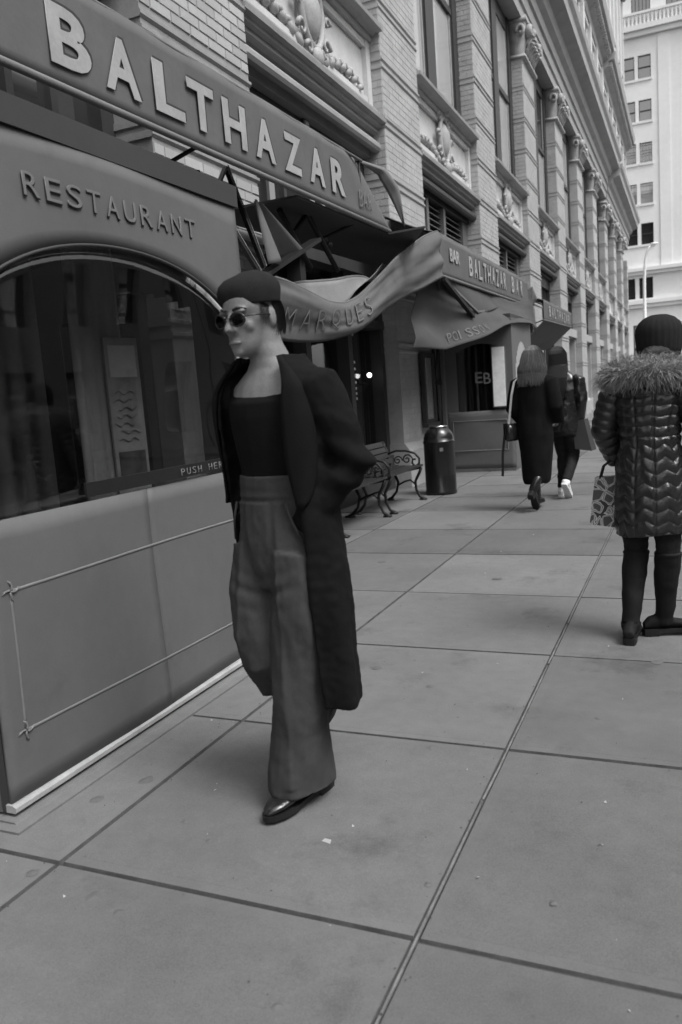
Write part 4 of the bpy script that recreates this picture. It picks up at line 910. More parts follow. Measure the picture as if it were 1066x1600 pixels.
def shoe(mb, sole, F, a, b, z, yaw, L=.29, heel=.022, pitch=0, Wd=.047, up=.075):
    f = F.f*math.cos(yaw)+F.l*math.sin(yaw); l = Vector((-f.y,f.x,0)); c = F(a,b,z)
    cp, sp = math.cos(pitch), math.sin(pitch)
    def P(x,y,zz): return c+l*x+f*(y*cp+zz*sp)+Vector((0,0,zz*cp-y*sp))
    secs = [(-.03,.6,.55,.0),(.0,.72,.92,0),(.05,.78,1.1,0),(.10,.80,1.1,0),(.15,.86,.80,0),(.20,1.0,.62,0),(.245,.86,.50,0),(.275,.55,.38,0),(.29,.2,.22,0)]
    n = 14; vs = []
    for y, w_, h, _ in secs:
        y *= L/.29
        for j in range(n):
            t = 2*math.pi*j/n; q = math.sin(t); vs.append(P(Wd*w_*math.cos(t)*(1 if q < .2 else .93), y-L*.32, heel+.004+up*h*(.5+.5*q)**.8))
    k = len(secs); fs = [(i*n+j, i*n+(j+1)%n, (i+1)*n+(j+1)%n, (i+1)*n+j) for i in range(k-1) for j in range(n)]
    mb.add(vs, fs+[tuple(range(n-1,-1,-1)), tuple((k-1)*n+j for j in range(n))])
    ol = [(-.034,.3),(-.03,.66),(.0,.80),(.05,.83),(.10,.82),(.15,.90),(.20,1.06),(.245,.92),(.28,.6),(.296,.2)]
    pts = [(Wd*w_, y*L/.29-L*.32) for y, w_ in ol]; pts = pts+[(-x,y) for x,y in reversed(pts)]; m = len(pts)
    sole.add([P(x,y,heel-.010) for x,y in pts]+[P(x,y,heel+.008) for x,y in pts], [tuple(range(m)), tuple(range(2*m-1,m-1,-1))]+[(i,i+m,(i+1)%m+m,(i+1)%m) for i in range(m)])
    hp = [(x,y) for x,y in pts if y < L*.05-.02]; m = len(hp)
    sole.add([P(x*.96,y,0) for x,y in hp]+[P(x,y,heel-.009) for x,y in hp], [tuple(range(m)), tuple(range(2*m-1,m-1,-1))]+[(i,i+m,(i+1)%m+m,(i+1)%m) for i in range(m)])
def strands(mb, n, root, w=.004, seg=4, seed=1):
    r = random.Random(seed)
    for i in range(n):
        pts, sd = root(r); k = len(pts); vs = []
        for j, p in enumerate(pts):
            ww = w*(1-j/(k-1)*.8); vs += [Vector(p)-Vector(sd)*ww, Vector(p)+Vector(sd)*ww]
        mb.add(vs, [(2*j,2*j+1,2*j+3,2*j+2) for j in range(k-1)])
def person(label, x, y): return thing('person', label, 'person', (x, y, 0))
def rel(p, b):
    o = Vector(p.location); b.v = [tuple(Vector(q)-o) for q in b.v]; return b
# ---------------------------------------------------------------- 1. walker in the open long coat, facing the camera
p = person('person in beret, long open black coat and wide grey trousers walking towards the camera', -1.28, 2.40)
F = Frame(-1.285, 2.40, -.30, -.95)
b = MB()
# trunk, neck, head, legs and arms as one skin
loft(b, F, [(.86,0,0,.13,.10),(.95,0,0,.155,.105),(1.10,0,0,.125,.09),(1.25,0,0,.145,.10),(1.38,0,0,.170,.105),(1.46,0,-.01,.17,.09),(1.515,0,-.015,.10,.072),(1.55,0,-.01,.070,.066),(1.60,-.012,.005,.064,.064),(1.66,-.015,.02,.062,.062)])
HP = head(b, F, -.028, .035, 1.684, yaw=.06, pitch=.08, s=1.06)
ST = [F(.085,-.0,.92), F(.075,.03,.52), F(.035,.04,.12)]; TR = [F(-.09,0,.92), F(-.082,.08,.55), F(-.13,-.26,.42)]
for q in (ST, TR): b.tube(q, [.085,.058,.042], 12)
LA = [F(.188,-.01,1.445), F(.285,-.075,1.20), F(.120,.035,.99)]; RA = [F(-.182,-.01,1.44), F(-.225,-.13,1.19), F(-.125,.02,1.0)]
for q in (LA, RA): b.tube(q, [.055,.045,.034], 10); hand(b, q[2]+Vector((0,0,-.01)), Vector((0,0,-1))+(-F.l if q is LA else F.l)*.05-F.f*.15, (F.l if q is RA else -F.l), .9, .35)
b.tube([TR[2], F(-.13,-.34,.37), F(-.13,-.33,.29)], [.042,.04,.03], 10); b.tube([ST[2], F(.035,.06,.06)], [.042,.04], 10)
fuse('body', rel(p, b), mSkin, p, .006, 2)
# eyes, glasses, lips
e = MB()
for sg in (-1,1): e.ball(HP(sg*.033,.0735,-.004), .0125, 10, 8)
rel(p,e).build('eye', mEye, p, True); e = MB()
for sg in (-1,1): e.ball(HP(sg*.033,.0820,-.004), .0055, 8, 6)
rel(p,e).build('iris', mDark, p, True)
g = MB()
for sg in (-1,1):
    g.tube([HP(sg*.036+.027*math.cos(t), .106-.010*abs(math.cos(t))*(1 if sg*math.cos(t)>0 else 0), -.003+.020*math.sin(t)) for t in [i*math.pi/10 for i in range(21)]], .0027, 6, cap=False)
    g.tube([HP(sg*.063,.096,.004), HP(sg*.076,.05,.006), HP(sg*.082,-.015,.002)], .0026, 6)
g.tube([HP(-.010,.108,.002),HP(0,.112,.005),HP(.010,.108,.002)], .0026, 6)
gl = rel(p,g).build('glasses', mBlackP, p, True)
for sg in (-1,1):
    q = MB(); c_ = [HP(sg*.036+.026*math.cos(t), .104-.009*abs(math.cos(t))*(1 if sg*math.cos(t)>0 else 0), -.003+.019*math.sin(t)) for t in [i*math.pi/8 for i in range(16)]]; d_ = HP(0,.002,0)-HP(0,0,0)
    q.add(c_+[x+d_ for x in c_], [tuple(range(15,-1,-1)), tuple(range(16,32))]+[(i,(i+1)%16,(i+1)%16+16,i+16) for i in range(16)]); rel(p,q).build('lens', mGlassT, gl)
m = MB(); m.tube([HP(-.024,.088,-.071),HP(-.010,.097,-.069),HP(0,.0985,-.0695),HP(.010,.097,-.069),HP(.024,.088,-.071)], [(.003,.004),(.004,.006),(.004,.006),(.004,.006),(.003,.004)], 8); rel(p,m).build('mouth', M('lips', .17, .5, .1, 30), p, True)
m = MB()
for sg in (-1,1): m.tube([HP(sg*.014,.094,.026),HP(sg*.034,.092,.032),HP(sg*.056,.076,.026)], [(.003,.004),(.003,.005),(.002,.003)], 6)
rel(p,m).build('eyebrow', mHair, p, True)
h = MB(); h.ball(HP(0,-.030,.03), (.084,.084,.080), 16, 10)
strands(h, 700, lambda r: ((lambda t, z: [HP(.080*math.cos(t), -.02+.082*math.sin(t), z), HP(.087*math.cos(t), -.025+.09*math.sin(t), z-.03), HP(.083*math.cos(t)+r.uniform(-.004,.004), -.02+.086*math.sin(t), z-.062)])(r.uniform(math.pi*.98, math.pi*2.02), r.uniform(.0,.05)), (HP(1,0,0)-HP(0,0,0))*r.choice((-1,1))), .0022, seed=4)
for sg in (-1,1): strands(h, 130, lambda r, sg=sg: ((lambda y: [HP(sg*.070, y, .06), HP(sg*.0775, y-.003, .025), HP(sg*(.0775+r.uniform(-.001,.005)), y+r.uniform(-.012,.006), r.uniform(-.03,.012))])(r.uniform(-.03,.035)), HP(0,1,0)-HP(0,0,0)), .0016, seed=14+sg)
rel(p,h).build('hair', mHair, p, True)
# beret: soft flat cap, wider than the head, leaning to its right
h = MB(); R = Matrix((HP(1,0,0)-HP(0,0,0), HP(0,1,0)-HP(0,0,0), HP(0,0,1)-HP(0,0,0))).transposed()
n = 28; prof = [(.0,.134),(.045,.132),(.073,.123),(.092,.107),(.100,.090),(.101,.075),(.098,.060),(.094,.046),(.092,.040),(.0,.046)]; vs = []
for r0, z in prof:
    for j in range(n):
        t = 2*math.pi*j/n; rr = r0*(1+.035*math.sin(3*t+1)+.02*math.sin(7*t)*(z>.06)); vs.append(HP(rr*.93*math.cos(t)-.012*(z-.05)/.1, rr*1.04*math.sin(t)-.012, z*1.0+.012*math.sin(t)*0+.010*math.cos(t)*(z>.06)))
h.add(vs, [(i*n+j, i*n+(j+1)%n, (i+1)*n+(j+1)%n, (i+1)*n+j) for i in range(len(prof)-1) for j in range(n)])
rel(p,h).build('beret', mHat, p, True)
# black scoop-neck top
b = MB(); loft(b, F, [(1.08,0,0,.130,.095),(1.15,0,0,.142,.106),(1.19,0,0,.146,.110),(1.25,0,0,.158,.118),(1.36,0,0,.178,.122),(1.42,0,0,.180,.115,.012),(1.455,0,-.005,.158,.098,.030),(1.470,0,-.012,.118,.082,.042),(1.474,0,-.015,.098,.074,.046)])
for q in (LA, RA): b.tube([q[0]+(q[0]-F(0,0,1.44))*-.4, q[0]*.9+F(0,0,1.42)*.1, q[0]+(q[1]-q[0])*.5], [.06,.058,.052], 12)
fuse('knit_top', rel(p,b), mKnit, p, .007, 3, wr(.004, 9, (1,1,.6)))
# high-waisted wide trousers
b = MB(); loft(b, F, [(.78,0,-.01,.19,.125),(.86,0,-.005,.192,.132),(.95,0,0,.180,.130),(1.04,0,0,.162,.124),(1.12,0,0,.153,.117),(1.165,0,0,.152,.116)])
b.tube([F(.092,-.005,.90), F(.090,.012,.74), F(.072,.03,.52), F(.045,.035,.28), F(.030,.035,.066)], [(.115,.130),(.108,.125),(.096,.114),(.090,.114),(.108,.138)], 22, ref=tuple(F.l))
b.tube([F(-.095,-.002,.90), F(-.096,.045,.74), F(-.080,.075,.60), F(-.074,.068,.53), F(-.080,.02,.455), F(-.108,-.11,.405), F(-.122,-.22,.38)], [(.112,.125),(.104,.114),(.092,.100),(.088,.096),(.086,.092),(.090,.09),(.102,.10)], 22, ref=tuple(F.l))
def trous(c, n):
    q = c+Vector(p.location)-F.o; a = q.dot(F.l); f = q.dot(F.f); z = q.z; d = 0
    if z > 1.08: return .002*noise.noise(Vector((a*9,f*9,z*40)))-(.004 if z < 1.09 else 0)
    d += .012*noise.noise(Vector((a*8+z*2, f*8, z*2.6)))+.006*noise.noise(Vector((a*20+z*5, f*20, z*6)))+.002*noise.noise(Vector((a*50,f*50,z*30)))
    if n.dot(F.f) > 0:
        for c0, s_ in ((.085,1),(-.09,1)):
            k = (a-c0-(.05-.05*min(1,z/.9))*-0.8*0)/.012; 
            if abs(k) < 3: d += .008*math.exp(-abs(k)*1.4)*(1 if z > .1 else 0)
        for zz, amp in ((.79,.011),(.73,.005),(.845,.005)):      # creases at the lap
            k = (z-zz-.30*abs(a)+.03)/.016; d -= amp*math.exp(-k*k)*max(0,1-abs(a)/.2)
        for pa in (-.105,-.06,.06,.105):
            k = (a-pa*(1+.2*(1.15-z)))/.008; d -= .005*math.exp(-k*k)*max(0,min(1,(z-.93)/.08))*(z < 1.13)
    if 1.112 < z < 1.122: d -= .004
    return d
fuse('trousers', rel(p,b), mTrous, p, .0065, 3, trous)
# the coat, open in front: back and sides as one shell with two sleeves and lapels
CO = [(.375,.244,.150,-.03),(.6,.240,.155,-.02),(.85,.236,.155,-.01),(1.05,.222,.150,-.005),(1.2,.215,.148,0),(1.35,.226,.145,0),(1.45,.226,.130,-.005),(1.505,.190,.108,-.012),(1.54,.128,.092,-.015),(1.57,.094,.082,-.012)]
tabs = [[(q[0],q[i]) for q in CO] for i in (1,2,3)]
openL = [(.375,52),(.7,50),(1.0,52),(1.2,44),(1.4,40),(1.5,42),(1.56,48)]; openR = [(.375,96),(.7,88),(1.0,78),(1.2,66),(1.4,50),(1.5,46),(1.56,50)]
def coat(u, v):
    z = .375+1.18*v; ra, rb, ob = (slerp(t, z) for t in tabs)
    tl, tr = math.radians(lerp(openL,z)), math.radians(lerp(openR,z))
    t = math.pi/2-tl-(2*math.pi-tl-tr)*u                 # from the left front edge round the back to the right one
    lo = max(0,(1.0-z)/.6); fold = 1+lo*(.045*math.sin(t*5+1)+.03*math.sin(t*9))+.010*math.sin(z*17+t*3)
    return F(ra*fold*math.cos(t), ob+rb*fold*math.sin(t), z-.012*math.sin(u*9)*(v<.05))
b = MB().sheet(coat, 90, 60, .014)
for q, el in ((LA,.0),(RA,.0)):
    mid = q[0]*.5+q[1]*.5; m2 = q[1]*.5+q[2]*.5
    b.tube([q[0]*.8+F(0,0,1.44)*.2+Vector((0,0,.0)), q[0], mid, q[1], m2, q[2]*.85+m2*.15, q[2]], [.066,.078,.074,.067,.062,.056,.059], 18)
def coatd(c, n):
    d = .009*noise.noise(c*6)+.006*noise.noise(Vector((c.x*15,c.y*15,c.z*6)))+.003*noise.noise(c*38)
    for q in (LA, RA):
        e_ = q[1]-Vector(p.location); r_ = (c-e_).length
        if r_ < .22: d += .010*math.sin((c-e_).z*62+(c-e_).x*30)*max(0,1-r_/.22)
    return d
fuse('coat', rel(p,b), mWool, p, .0075, 2, coatd)
for sg in (1,-1): rel(p, MB().tube([F(sg*.118,.095,1.075), F(sg*.142,.092,1.01), F(sg*.166,.074,.94)], [.004,.005,.004], 6)).build('pocket_welt', mTrous, p, True)
lp_ = MB()
for sg, opn in ((1,openL),(-1,openR)):
    def lap(u, v):
        z = 1.06+.49*v; ra, rb, ob = (slerp(t, z) for t in tabs); t0 = math.radians(lerp(opn,z)); t = math.pi/2-sg*(t0+u*(.50*math.sin(math.pi*min(1,v*1.0)**.8)+.10))
        k = 1.05+.06*math.sin(math.pi*u)
        return F(ra*k*math.cos(t), ob+rb*k*math.sin(t)+.004, z)
    lp_.sheet(lap, 8, 20, .008)
rel(p,lp_).build('lapel', mWool, p, True)
b = MB(); s_ = MB(); shoe(b, s_, F, .035, .035, .0, .06, .30, .024, 0, .048, .078)
b.tube([F(.035,-.01,.05),F(.035,-.01,.14)], [.044,.042], 14)
rel(p,b).build('shoe', mLeath, p, True); rel(p,s_).build('sole', mIron, p)
b = MB(); s_ = MB(); shoe(b, s_, F, -.13, -.36, .30, .0, .28, .024, 1.1); rel(p,b).build('shoe', mLeath, p, True); rel(p,s_).build('sole', mIron, p)
# ---------------------------------------------------------------- 2. standing, back turned, quilted coat and fur collar
p = person('person seen from behind in shiny quilted coat with fur collar and knit hat', -.19, 4.47)
F = Frame(-.185, 4.47, .16, .99)
b = MB()
loft(b, F, [(.80,0,0,.13,.10),(.92,0,0,.155,.115),(1.05,0,0,.12,.095),(1.2,0,0,.135,.10),(1.30,0,0,.155,.10),(1.36,0,0,.13,.08),(1.41,0,0,.06,.058),(1.50,-.01,.015,.052,.052)])
HP = head(b, F, -.045, .05, 1.555, yaw=.15, pitch=.05, s=.98)
LL = [F(.085,0,.82), F(.085,.01,.46), F(.095,-.10,.10)]; RL = [F(-.085,0,.82), F(-.080,.0,.46), F(-.045,.06,.09)]
for q in (LL, RL): b.tube(q, [.075,.052,.036], 12)
LA = [F(.175,0,1.31), F(.245,-.02,1.13), F(.185,.10,.955)]; RA = [F(-.175,0,1.31), F(-.25,-.02,1.12), F(-.21,.16,1.02)]
for q in (LA, RA): b.tube(q, [.05,.042,.03], 10); hand(b, q[2], (q[2]-q[1]), (0,0,-1) if q is LA else F.l, .9, .9)
fuse('body', rel(p,b), mSkin, p, .007, 2)
b = MB(); loft(b, F, [(.58,0,0,.165,.115),(.80,0,0,.17,.12),(.9,0,0,.165,.12)])
for q in (LL, RL): b.tube([q[0], q[0]*.4+q[1]*.6, q[1], q[1]*.6+q[2]*.4], [.090,.074,.061,.056], 16)
fuse('jeans', rel(p,b), mJean, p, .008, 2, wr(.006, 14, (1,1,1.6)))
CO = [(.575,.178,.150),(.64,.186,.158),(.80,.185,.155),(.95,.170,.145),(1.06,.150,.132),(1.15,.158,.135),(1.28,.182,.140),(1.345,.168,.122),(1.40,.115,.10),(1.43,.09,.09)]
tabs = [[(q[0],q[i]) for q in CO] for i in (1,2)]
def quilt(a, t, z):
    """puff height: chevron channels below the waist, level ones above; vertical seams at the back"""
    th = (t+math.pi/2+math.pi) % (2*math.pi)-math.pi; arc = abs(th)*.17
    z += .010*noise.noise(Vector((th*3, z*5, 3)))
    if z < 1.08: ph = (z+.55*(abs(((arc+.055)%.11)-.055)))/.066
    else: ph = z/.052
    pf = abs(math.sin(math.pi*ph))**.45
    sm = 1-.85*math.exp(-((abs(th)*.17-.048)/.006)**2)
    return pf*sm
nU, nV = 180, 190; vs = []
for i in range(nV+1):
    z = .575+.855*i/nV; ra, rb = slerp(tabs[0],z), slerp(tabs[1],z)
    for j in range(nU):
        t = 2*math.pi*j/nU; q = (.012+.006*noise.noise(Vector((math.cos(t)*4,math.sin(t)*4,z*9))))*quilt(0,t,z)+.006*noise.noise(Vector((math.cos(t)*5,math.sin(t)*5,z*14)))
        vs.append(F((ra-.010+q)*math.cos(t), (rb-.010+q)*math.sin(t), z+.010*math.sin(t*2)*(i<4)))
b = MB().add(vs, [(i*nU+j, i*nU+(j+1)%nU, (i+1)*nU+(j+1)%nU, (i+1)*nU+j) for i in range(nV) for j in range(nU)]+[tuple(range(nU-1,-1,-1)), tuple(nV*nU+j for j in range(nU))])
for q in (LA, RA):
    pts = []; rd = []; K = 70
    for i in range(K+1):
        t = i/K; pt = (q[0]*(1-t)**2+q[1]*2*t*(1-t)*1.0+q[2]*t*t); l2 = q[0].lerp(q[1], t*2) if t < .5 else q[1].lerp(q[2], t*2-1)
        pts.append(pt.lerp(l2,.55)); rd.append((.078-.018*t)*(.90+.12*abs(math.sin(math.pi*t*8.5))**.5))
    rd[-1] *= .8; b.tube(pts, rd, 24)
rel(p,b).build('quilted_coat', mPuff, p, True)
b = MB(); b.tube([F(.175*math.cos(t), -.01+.13*math.sin(t), 1.400+.03*math.sin(t)*-1) for t in [i*math.pi/14 for i in range(29)]], .055, 10, cap=False)
fb = rel(p,b).build('fur_collar', mFurD, p, True)
st = MB()
def fur(r):
    t = r.uniform(0, 2*math.pi); s_ = r.uniform(0, 2*math.pi); c = F(.18*math.cos(t), -.01+.135*math.sin(t), 1.400-.03*math.sin(t)); out = (F(math.cos(t), math.sin(t), 0)-F(0,0,0)).normalized()
    n_ = out*math.cos(s_)+Vector((0,0,1))*math.sin(s_); L = r.uniform(.02,.062); dr = Vector((r.uniform(-.9,.9),r.uniform(-.9,.9),r.uniform(-1.1,.1)))
    a = c+n_*.052; m_ = a+n_*L*.6+dr*L*.2; e_ = a+n_*L*.8+dr*L*.7
    sd = Vector((r.uniform(-1,1),r.uniform(-1,1),r.uniform(-1,1))).normalized(); return [a,m_,e_], sd
strands(st, 11000, fur, .0016, seed=2); tag(rel(p,st).build('fur_strands', mFur, p), None, None, kind='stuff')
# knit hat with ribs
h = MB(); n = 80; prof = [(.085,-.035),(.094,-.03),(.102,.0),(.107,.045),(.109,.075),(.106,.10),(.094,.125),(.072,.145),(.042,.158),(.0,.163)]; vs = []
for r0, z in prof:
    for j in range(n): t = 2*math.pi*j/n; rr = r0*(1+.016*math.cos(t*24)); vs.append(HP(rr*1.08*math.cos(t), rr*1.14*math.sin(t)-.015, (z-.015)*1.12-.012))
h.add(vs, [(i*n+j, i*n+(j+1)%n, (i+1)*n+(j+1)%n, (i+1)*n+j) for i in range(len(prof)-1) for j in range(n)]); rel(p,h).build('knit_hat', mHat, p, True)
h = MB(); h.ball(HP(0,-.035,-.01), (.080,.070,.07), 14, 10); h.ball(HP(.01,-.095,-.055), (.072,.050,.055), 14, 10); h.ball(HP(.055,-.03,-.045), (.036,.06,.055), 12, 8); h.ball(HP(-.055,-.03,-.045), (.036,.06,.055), 12, 8)
strands(h, 1400, lambda r: ((lambda t: [HP(.078*math.cos(t), -.03+.075*math.sin(t), .02), HP(.088*math.cos(t), -.04+.085*math.sin(t), -.03), HP(.080*math.cos(t)+r.uniform(-.012,.012), -.06+.07*math.sin(t), -.095+r.uniform(-.02,.03))])(r.uniform(math.pi, 2*math.pi)), (HP(1,0,0)-HP(0,0,0))*r.choice((1,-1))), .0024, seed=5)
rel(p,h).build('hair', mHair, p, True)
for q, (fa, fb_, yaw) in ((LL, (.095,-.085,.1)), (RL, (-.045,.06,-1.05))):
    b = MB(); s_ = MB(); kz = q[0]*.45+q[1]*.55
    b.tube([q[1]+(q[0]-q[1])*.02, q[1]*.7+q[2]*.3, q[1]*.35+q[2]*.65, q[2]], [.066,.066,.053,.046], 18); b.tube([q[1]+(q[0]-q[1])*.0, q[1]+(q[0]-q[1])*.03], [.070,.070], 18)
    shoe(b, s_, F, fa, fb_, .0, yaw, .265, .030, 0, .043, .075); b.tube([q[2], F(fa,fb_,.06)], [.05,.046], 14)
    fuse('boot', rel(p,b), mSuede, p, .006, 2, wr(.006, 8, (1,1,1.3))); rel(p,s_).build('sole', mIron, p)
# ---------------------------------------------------------------- the printed tote at that person's side
tb = thing('tote_bag', 'boldly patterned tote bag at the side of the person in the quilted coat', 'bag', (-.425, 4.52, .62))
mTote = bpy.data.materials.new('printed cloth'); mTote.use_nodes = True
nn = mTote.node_tree.nodes; ll = mTote.node_tree.links; tc = nn.new('ShaderNodeTexCoord'); vo_ = nn.new('ShaderNodeTexVoronoi'); vo_.feature = 'DISTANCE_TO_EDGE'; vo_.inputs['Scale'].default_value = 17
nz = nn.new('ShaderNodeTexNoise'); nz.inputs['Scale'].default_value = 13; cr = nn.new('ShaderNodeValToRGB'); ma = nn.new('ShaderNodeMath'); ma.operation = 'ADD'
ll.new(tc.outputs['Object'], vo_.inputs['Vector']); ll.new(tc.outputs['Object'], nz.inputs['Vector']); ll.new(vo_.outputs['Distance'], ma.inputs[0]); ll.new(nz.outputs['Fac'], ma.inputs[1])
e0 = cr.color_ramp.elements; e0[0].position = .48; e0[0].color = (.02,.02,.02,1); e0[1].position = .52; e0[1].color = (.5,.5,.5,1); q_ = e0.new(.60); q_.color = (.04,.04,.04,1); q_ = e0.new(.64); q_.color = (.45,.45,.45,1); q_ = e0.new(.72); q_.color = (.05,.05,.05,1)
ll.new(ma.outputs[0], cr.inputs[0]); ll.new(cr.outputs[0], nn['Principled BSDF'].inputs['Base Color']); nn['Principled BSDF'].inputs['Roughness'].default_value = .7
b = MB().add([(-.075,-.05,0),(.065,-.05,-.02),(.065,.09,-.02),(-.075,.09,0),(-.045,-.01,.25),(.07,-.01,.255),(.07,.05,.255),(-.045,.05,.25)], [(0,3,2,1),(4,5,6,7),(0,1,5,4),(1,2,6,5),(2,3,7,6),(3,0,4,7)])
b.build('bag_body', mTote, tb)
for yy in (-.005,.045): MB().tube([(-.02,yy,.24),(.0,yy,.31),(.045,.02,.345),(.06,.02,.34),(.07,yy,.25)], .007, 7).build('handle', mIron, tb, True)
# ---------------------------------------------------------------- 3. walking away, long black coat, brown hair
p = person('person walking away in long black coat with brown shoulder-length hair and heeled boots', -1.55, 9.0)
F = Frame(-1.555, 9.0, .22, 1)
b = MB(); loft(b, F, [(.80,0,0,.15,.11),(.95,0,0,.17,.12),(1.1,0,0,.135,.10),(1.28,0,0,.16,.11),(1.42,0,0,.165,.10),(1.48,0,0,.10,.075),(1.53,0,0,.058,.055),(1.60,0,.01,.055,.055)])
HP = head(b, F, .0, .03, 1.665, yaw=.1, pitch=.0, s=1.0)
LL = [F(.08,0,.85), F(.065,.07,.48), F(.05,.10,.08)]; RL = [F(-.08,0,.85), F(-.06,.0,.47), F(-.03,-.22,.24)]
for q in (LL, RL): b.tube(q, [.08,.055,.038], 12)
LA = [F(.185,0,1.41), F(.245,-.03,1.15), F(.19,.12,.98)]; RA = [F(-.185,0,1.41), F(-.25,-.02,1.16), F(-.2,.14,1.0)]
for q in (LA, RA): b.tube(q, [.05,.042,.03], 10); hand(b, q[2], q[2]-q[1], -F.l if q is LA else F.l, .9, .9)
fuse('body', rel(p,b), mSkin, p, .01, 2)
b = MB(); loft(b, F, [(.30,-.0,0,.135,.15),(.34,0,0,.150,.16),(.6,0,0,.175,.165),(.85,0,0,.20,.16),(1.05,0,0,.175,.14),(1.25,0,0,.19,.14),(1.41,0,0,.215,.13),(1.47,0,0,.15,.10),(1.52,0,0,.08,.08)], 26)
for q in (LA, RA): b.tube([q[0]*.8+F(0,0,1.43)*.2, q[0], q[0]*.5+q[1]*.5, q[1], q[2]], [.085,.095,.088,.080,.068], 16)
fuse('coat', rel(p,b), mWool, p, .012, 2, wr(.012, 7, (1,1,.35)))
h = MB(); h.ball(HP(0,-.02,.035), (.086,.103,.096), 18, 12); loft(h, F, [(1.44,.0,-.045,.095,.05),(1.5,.0,-.04,.112,.065),(1.6,0,-.015,.105,.09),(1.68,0,0,.092,.095)])
def hs(r):
    t = r.uniform(math.pi*.85, math.pi*2.15); z1 = r.uniform(1.37,1.52); wv_ = r.uniform(-.02,.02); c, s_ = math.cos(t), math.sin(t)
    j = r.uniform(-.03,.03); k = r.uniform(.94,1.08); return [F(.01*c,.0+.01*s_,1.822), F(.055*c*k,.0+.06*s_,1.806), F(.088*c*k,.0+.098*s_*k,1.765), F(.108*c*k,.005+.120*s_*k,1.70+j), F(.128*c*k,-.01+.125*s_*k,1.62+j), F(.142*c*k+wv_,-.03+.115*s_*k,1.56+j), F(.146*c+r.uniform(-.015,.015),-.045+.10*s_,1.5+j), F(.128*c+r.uniform(-.035,.035),-.05+.10*s_-.02,z1)], F.l*r.choice((1,-1))
hr = rel(p,h).build('hair', mHair, p, True)
for nm, ma_, n_, sd_ in (('brown_strands', mHairB, 1300, 9), ('light_strands', mHairL, 260, 10)):
    h = MB(); strands(h, n_, hs, .0032, seed=sd_); tag(rel(p,h).build(nm, ma_, hr), None, None, kind='stuff')
for q, (fa, fb_, z, pt_) in ((LL,(.05,.12,.0,.0)),(RL,(-.03,-.25,.12,.95))):
    b = MB(); s_ = MB(); b.tube([q[1], q[1]*.5+q[2]*.5, q[2]], [.062,.056,.045], 14); shoe(b, s_, F, fa, fb_, z, .05, .25, .065, pt_, .042, .07)
    rel(p,b).build('boot', mLeath, p, True); rel(p,s_).build('sole', mIron, p)
bg_ = thing('shoulder_bag', 'small black shoulder bag on a pale strap at the walking-away person\'s hip', 'bag', tuple(F(.245,-.06,.80)))
o = Vector(bg_.location)
b = MB(); loft(b, F, [(.79,.245,-.07,.06,.11),(.82,.245,-.07,.072,.125),(.93,.245,-.07,.065,.12),(.98,.24,-.07,.035,.10)], 16); b.v = [tuple(Vector(q)-o) for q in b.v]; b.build('bag_body', mLeath, bg_, True)
b = MB(); b.sheet(lambda u,v: F(.325-.02*u, -.12+.10*u, .985-.13*v), 4, 4, .006); b.v = [tuple(Vector(q)-o) for q in b.v]; b.build('flap', mLeath, bg_)
b = MB()
pts = [F(.245,-.16,.95), F(.225,-.155,1.1), F(.195,-.158,1.3), F(.165,-.14,1.44), F(.11,-.05,1.52)]
for a, c in zip(pts, pts[1:]): b.bar(a, c, .022, .008)
b.v = [tuple(Vector(q)-o) for q in b.v]; b.build('strap', mStrap, bg_)
b = MB()
for a, c in zip([F(.30,-.15,.86), F(.325,-.17,.65), F(.335,-.17,.42)], [F(.325,-.17,.65), F(.335,-.17,.42), F(.34,-.17,.40)]): b.bar(a, c, .028, .006)
b.v = [tuple(Vector(q)-o) for q in b.v]; b.build('loose_strap', mIron, bg_)
# ---------------------------------------------------------------- 4. companion a step ahead, dark jacket, white shoes
p = person('person in dark jacket and white shoes walking away with a carrier bag', -1.36, 10.0)
F = Frame(-1.375, 10.0, .22, 1)
b = MB(); loft(b, F, [(.82,0,0,.15,.11),(.95,0,0,.17,.12),(1.1,0,0,.135,.10),(1.28,0,0,.16,.11),(1.42,0,0,.165,.10),(1.48,0,0,.10,.075),(1.53,0,0,.058,.055),(1.60,0,.01,.055,.055)])
HP = head(b, F, .06, .03, 1.68, yaw=.3)
LL = [F(.085,0,.88), F(.08,.12,.5), F(.09,.10,.10)]; RL = [F(-.085,0,.88), F(-.08,.06,.5), F(-.07,-.20,.22)]
for q in (LL, RL): b.tube(q, [.08,.055,.04], 12)
LA = [F(.185,0,1.41), F(.22,.02,1.15), F(.2,.16,.95)]; RA = [F(-.185,0,1.41), F(-.225,-.02,1.16), F(-.175,.03,.95)]
for q in (LA, RA): b.tube(q, [.05,.042,.032], 10); hand(b, q[2], q[2]-q[1], F.f, .95, 1.0)
fuse('body', rel(p,b), mSkin, p, .01, 2)
b = MB(); loft(b, F, [(.80,0,0,.17,.125),(.9,0,0,.175,.13),(1.1,0,0,.175,.13),(1.3,0,0,.19,.13),(1.42,0,0,.195,.12),(1.48,0,0,.13,.09),(1.53,0,0,.075,.075)], 24)
for q in (LA, RA): b.tube([q[0]*.8+F(0,0,1.43)*.2, q[0], q[1], q[2]], [.08,.085,.072,.058], 14)
fuse('jacket', rel(p,b), mLeath, p, .012, 2, wr(.012, 9))
b = MB(); loft(b, F, [(.75,0,0,.165,.12),(.9,0,0,.17,.122)])
for q in (LL, RL): b.tube([q[0], q[0]*.5+q[1]*.5, q[1], q[1]*.4+q[2]*.6, q[2]], [.095,.085,.072,.062,.06], 14)
fuse('jeans', rel(p,b), mJean, p, .012, 2, wr(.008, 12))
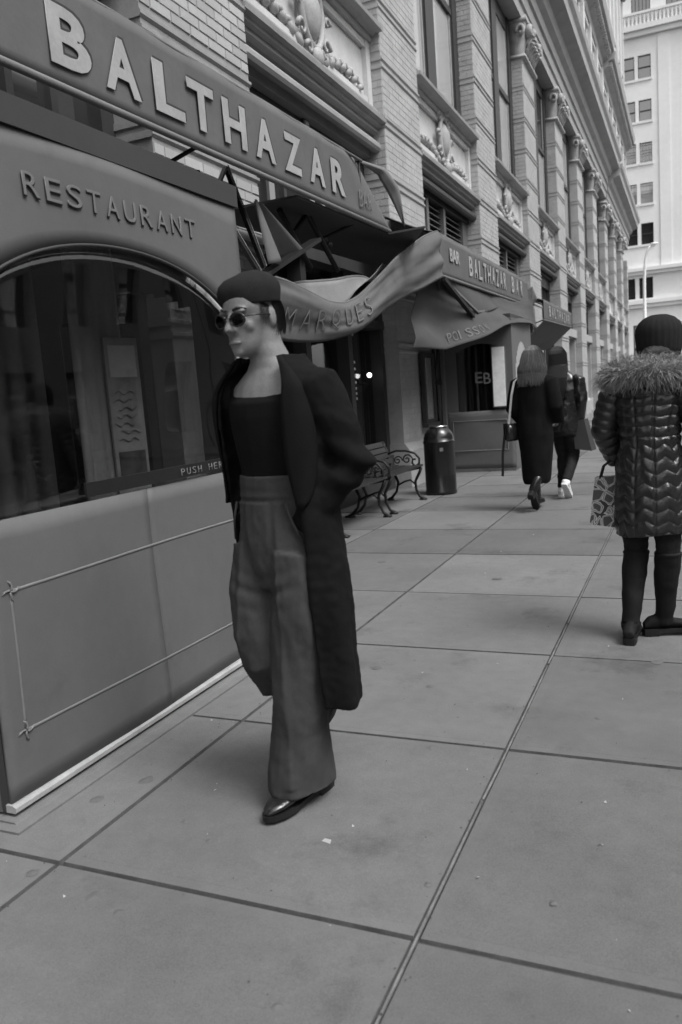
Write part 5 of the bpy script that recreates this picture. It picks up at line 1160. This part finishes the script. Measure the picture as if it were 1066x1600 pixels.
h = MB(); h.ball(HP(0,-.02,.035), (.086,.103,.096), 18, 12); loft(h, F, [(1.25,.03,-.09,.09,.05),(1.45,.04,-.06,.11,.07),(1.6,.05,-.02,.11,.095),(1.7,.06,0,.09,.09)])
def hs2(r):
    t = r.uniform(math.pi*.85, math.pi*2.15); z1 = r.uniform(1.2,1.36); c, s_ = math.cos(t), math.sin(t)
    j = r.uniform(-.03,.03); return [F(.06+.01*c,.0+.01*s_,1.832), F(.06+.055*c,.0+.06*s_,1.815), F(.06+.085*c,.0+.095*s_,1.775), F(.06+.104*c,.005+.118*s_,1.71+j), F(.055+.115*c,-.01+.105*s_,1.6), F(.045+.12*c+r.uniform(-.015,.015),-.07+.08*s_,1.45), F(.03+.10*c+r.uniform(-.03,.03),-.10+.06*s_,z1)], F.l*r.choice((1,-1))
hr = rel(p,h).build('hair', mHair, p, True); h = MB(); strands(h, 1300, hs2, .005, seed=12); tag(rel(p,h).build('dark_strands', mHair, hr), None, None, kind='stuff')
for q, (fa, fb_, z, pt_) in ((LL,(.09,.12,.0,.0)),(RL,(-.07,-.22,.10,.85))):
    b = MB(); s_ = MB(); shoe(b, s_, F, fa, fb_, z, .05, .28, .025, pt_, .047, .08); b.tube([q[2], F(fa,fb_-.02,z+.06)], [.05,.045], 12)
    rel(p,b).build('sneaker', mWhiteS, p, True); rel(p,s_).build('sole', mWhiteS, p)
cb = thing('carrier_bag', 'dark flat carrier bag hanging from the hand of the person in white shoes', 'bag', tuple(F(-.19,.06,.56)))
b = MB().add([(-.10,-.14,.03),(.16,-.16,0),(.20,.14,0),(-.06,.12,.03),(-.13,-.10,.37),(.05,-.12,.38),(.09,.10,.38),(-.09,.10,.37)], [(0,3,2,1),(4,5,6,7),(0,1,5,4),(1,2,6,5),(2,3,7,6),(3,0,4,7)])
b.v = [(x*.75,y*.75,z) for x,y,z in b.v]; b.build('bag_body', mBagD, cb)
for yy in (-.05,.05): MB().tube([(-.06,yy,.37),(-.02,yy*.3,.43),(.03,yy,.37)], .006, 6).build('handle', mIron, cb)
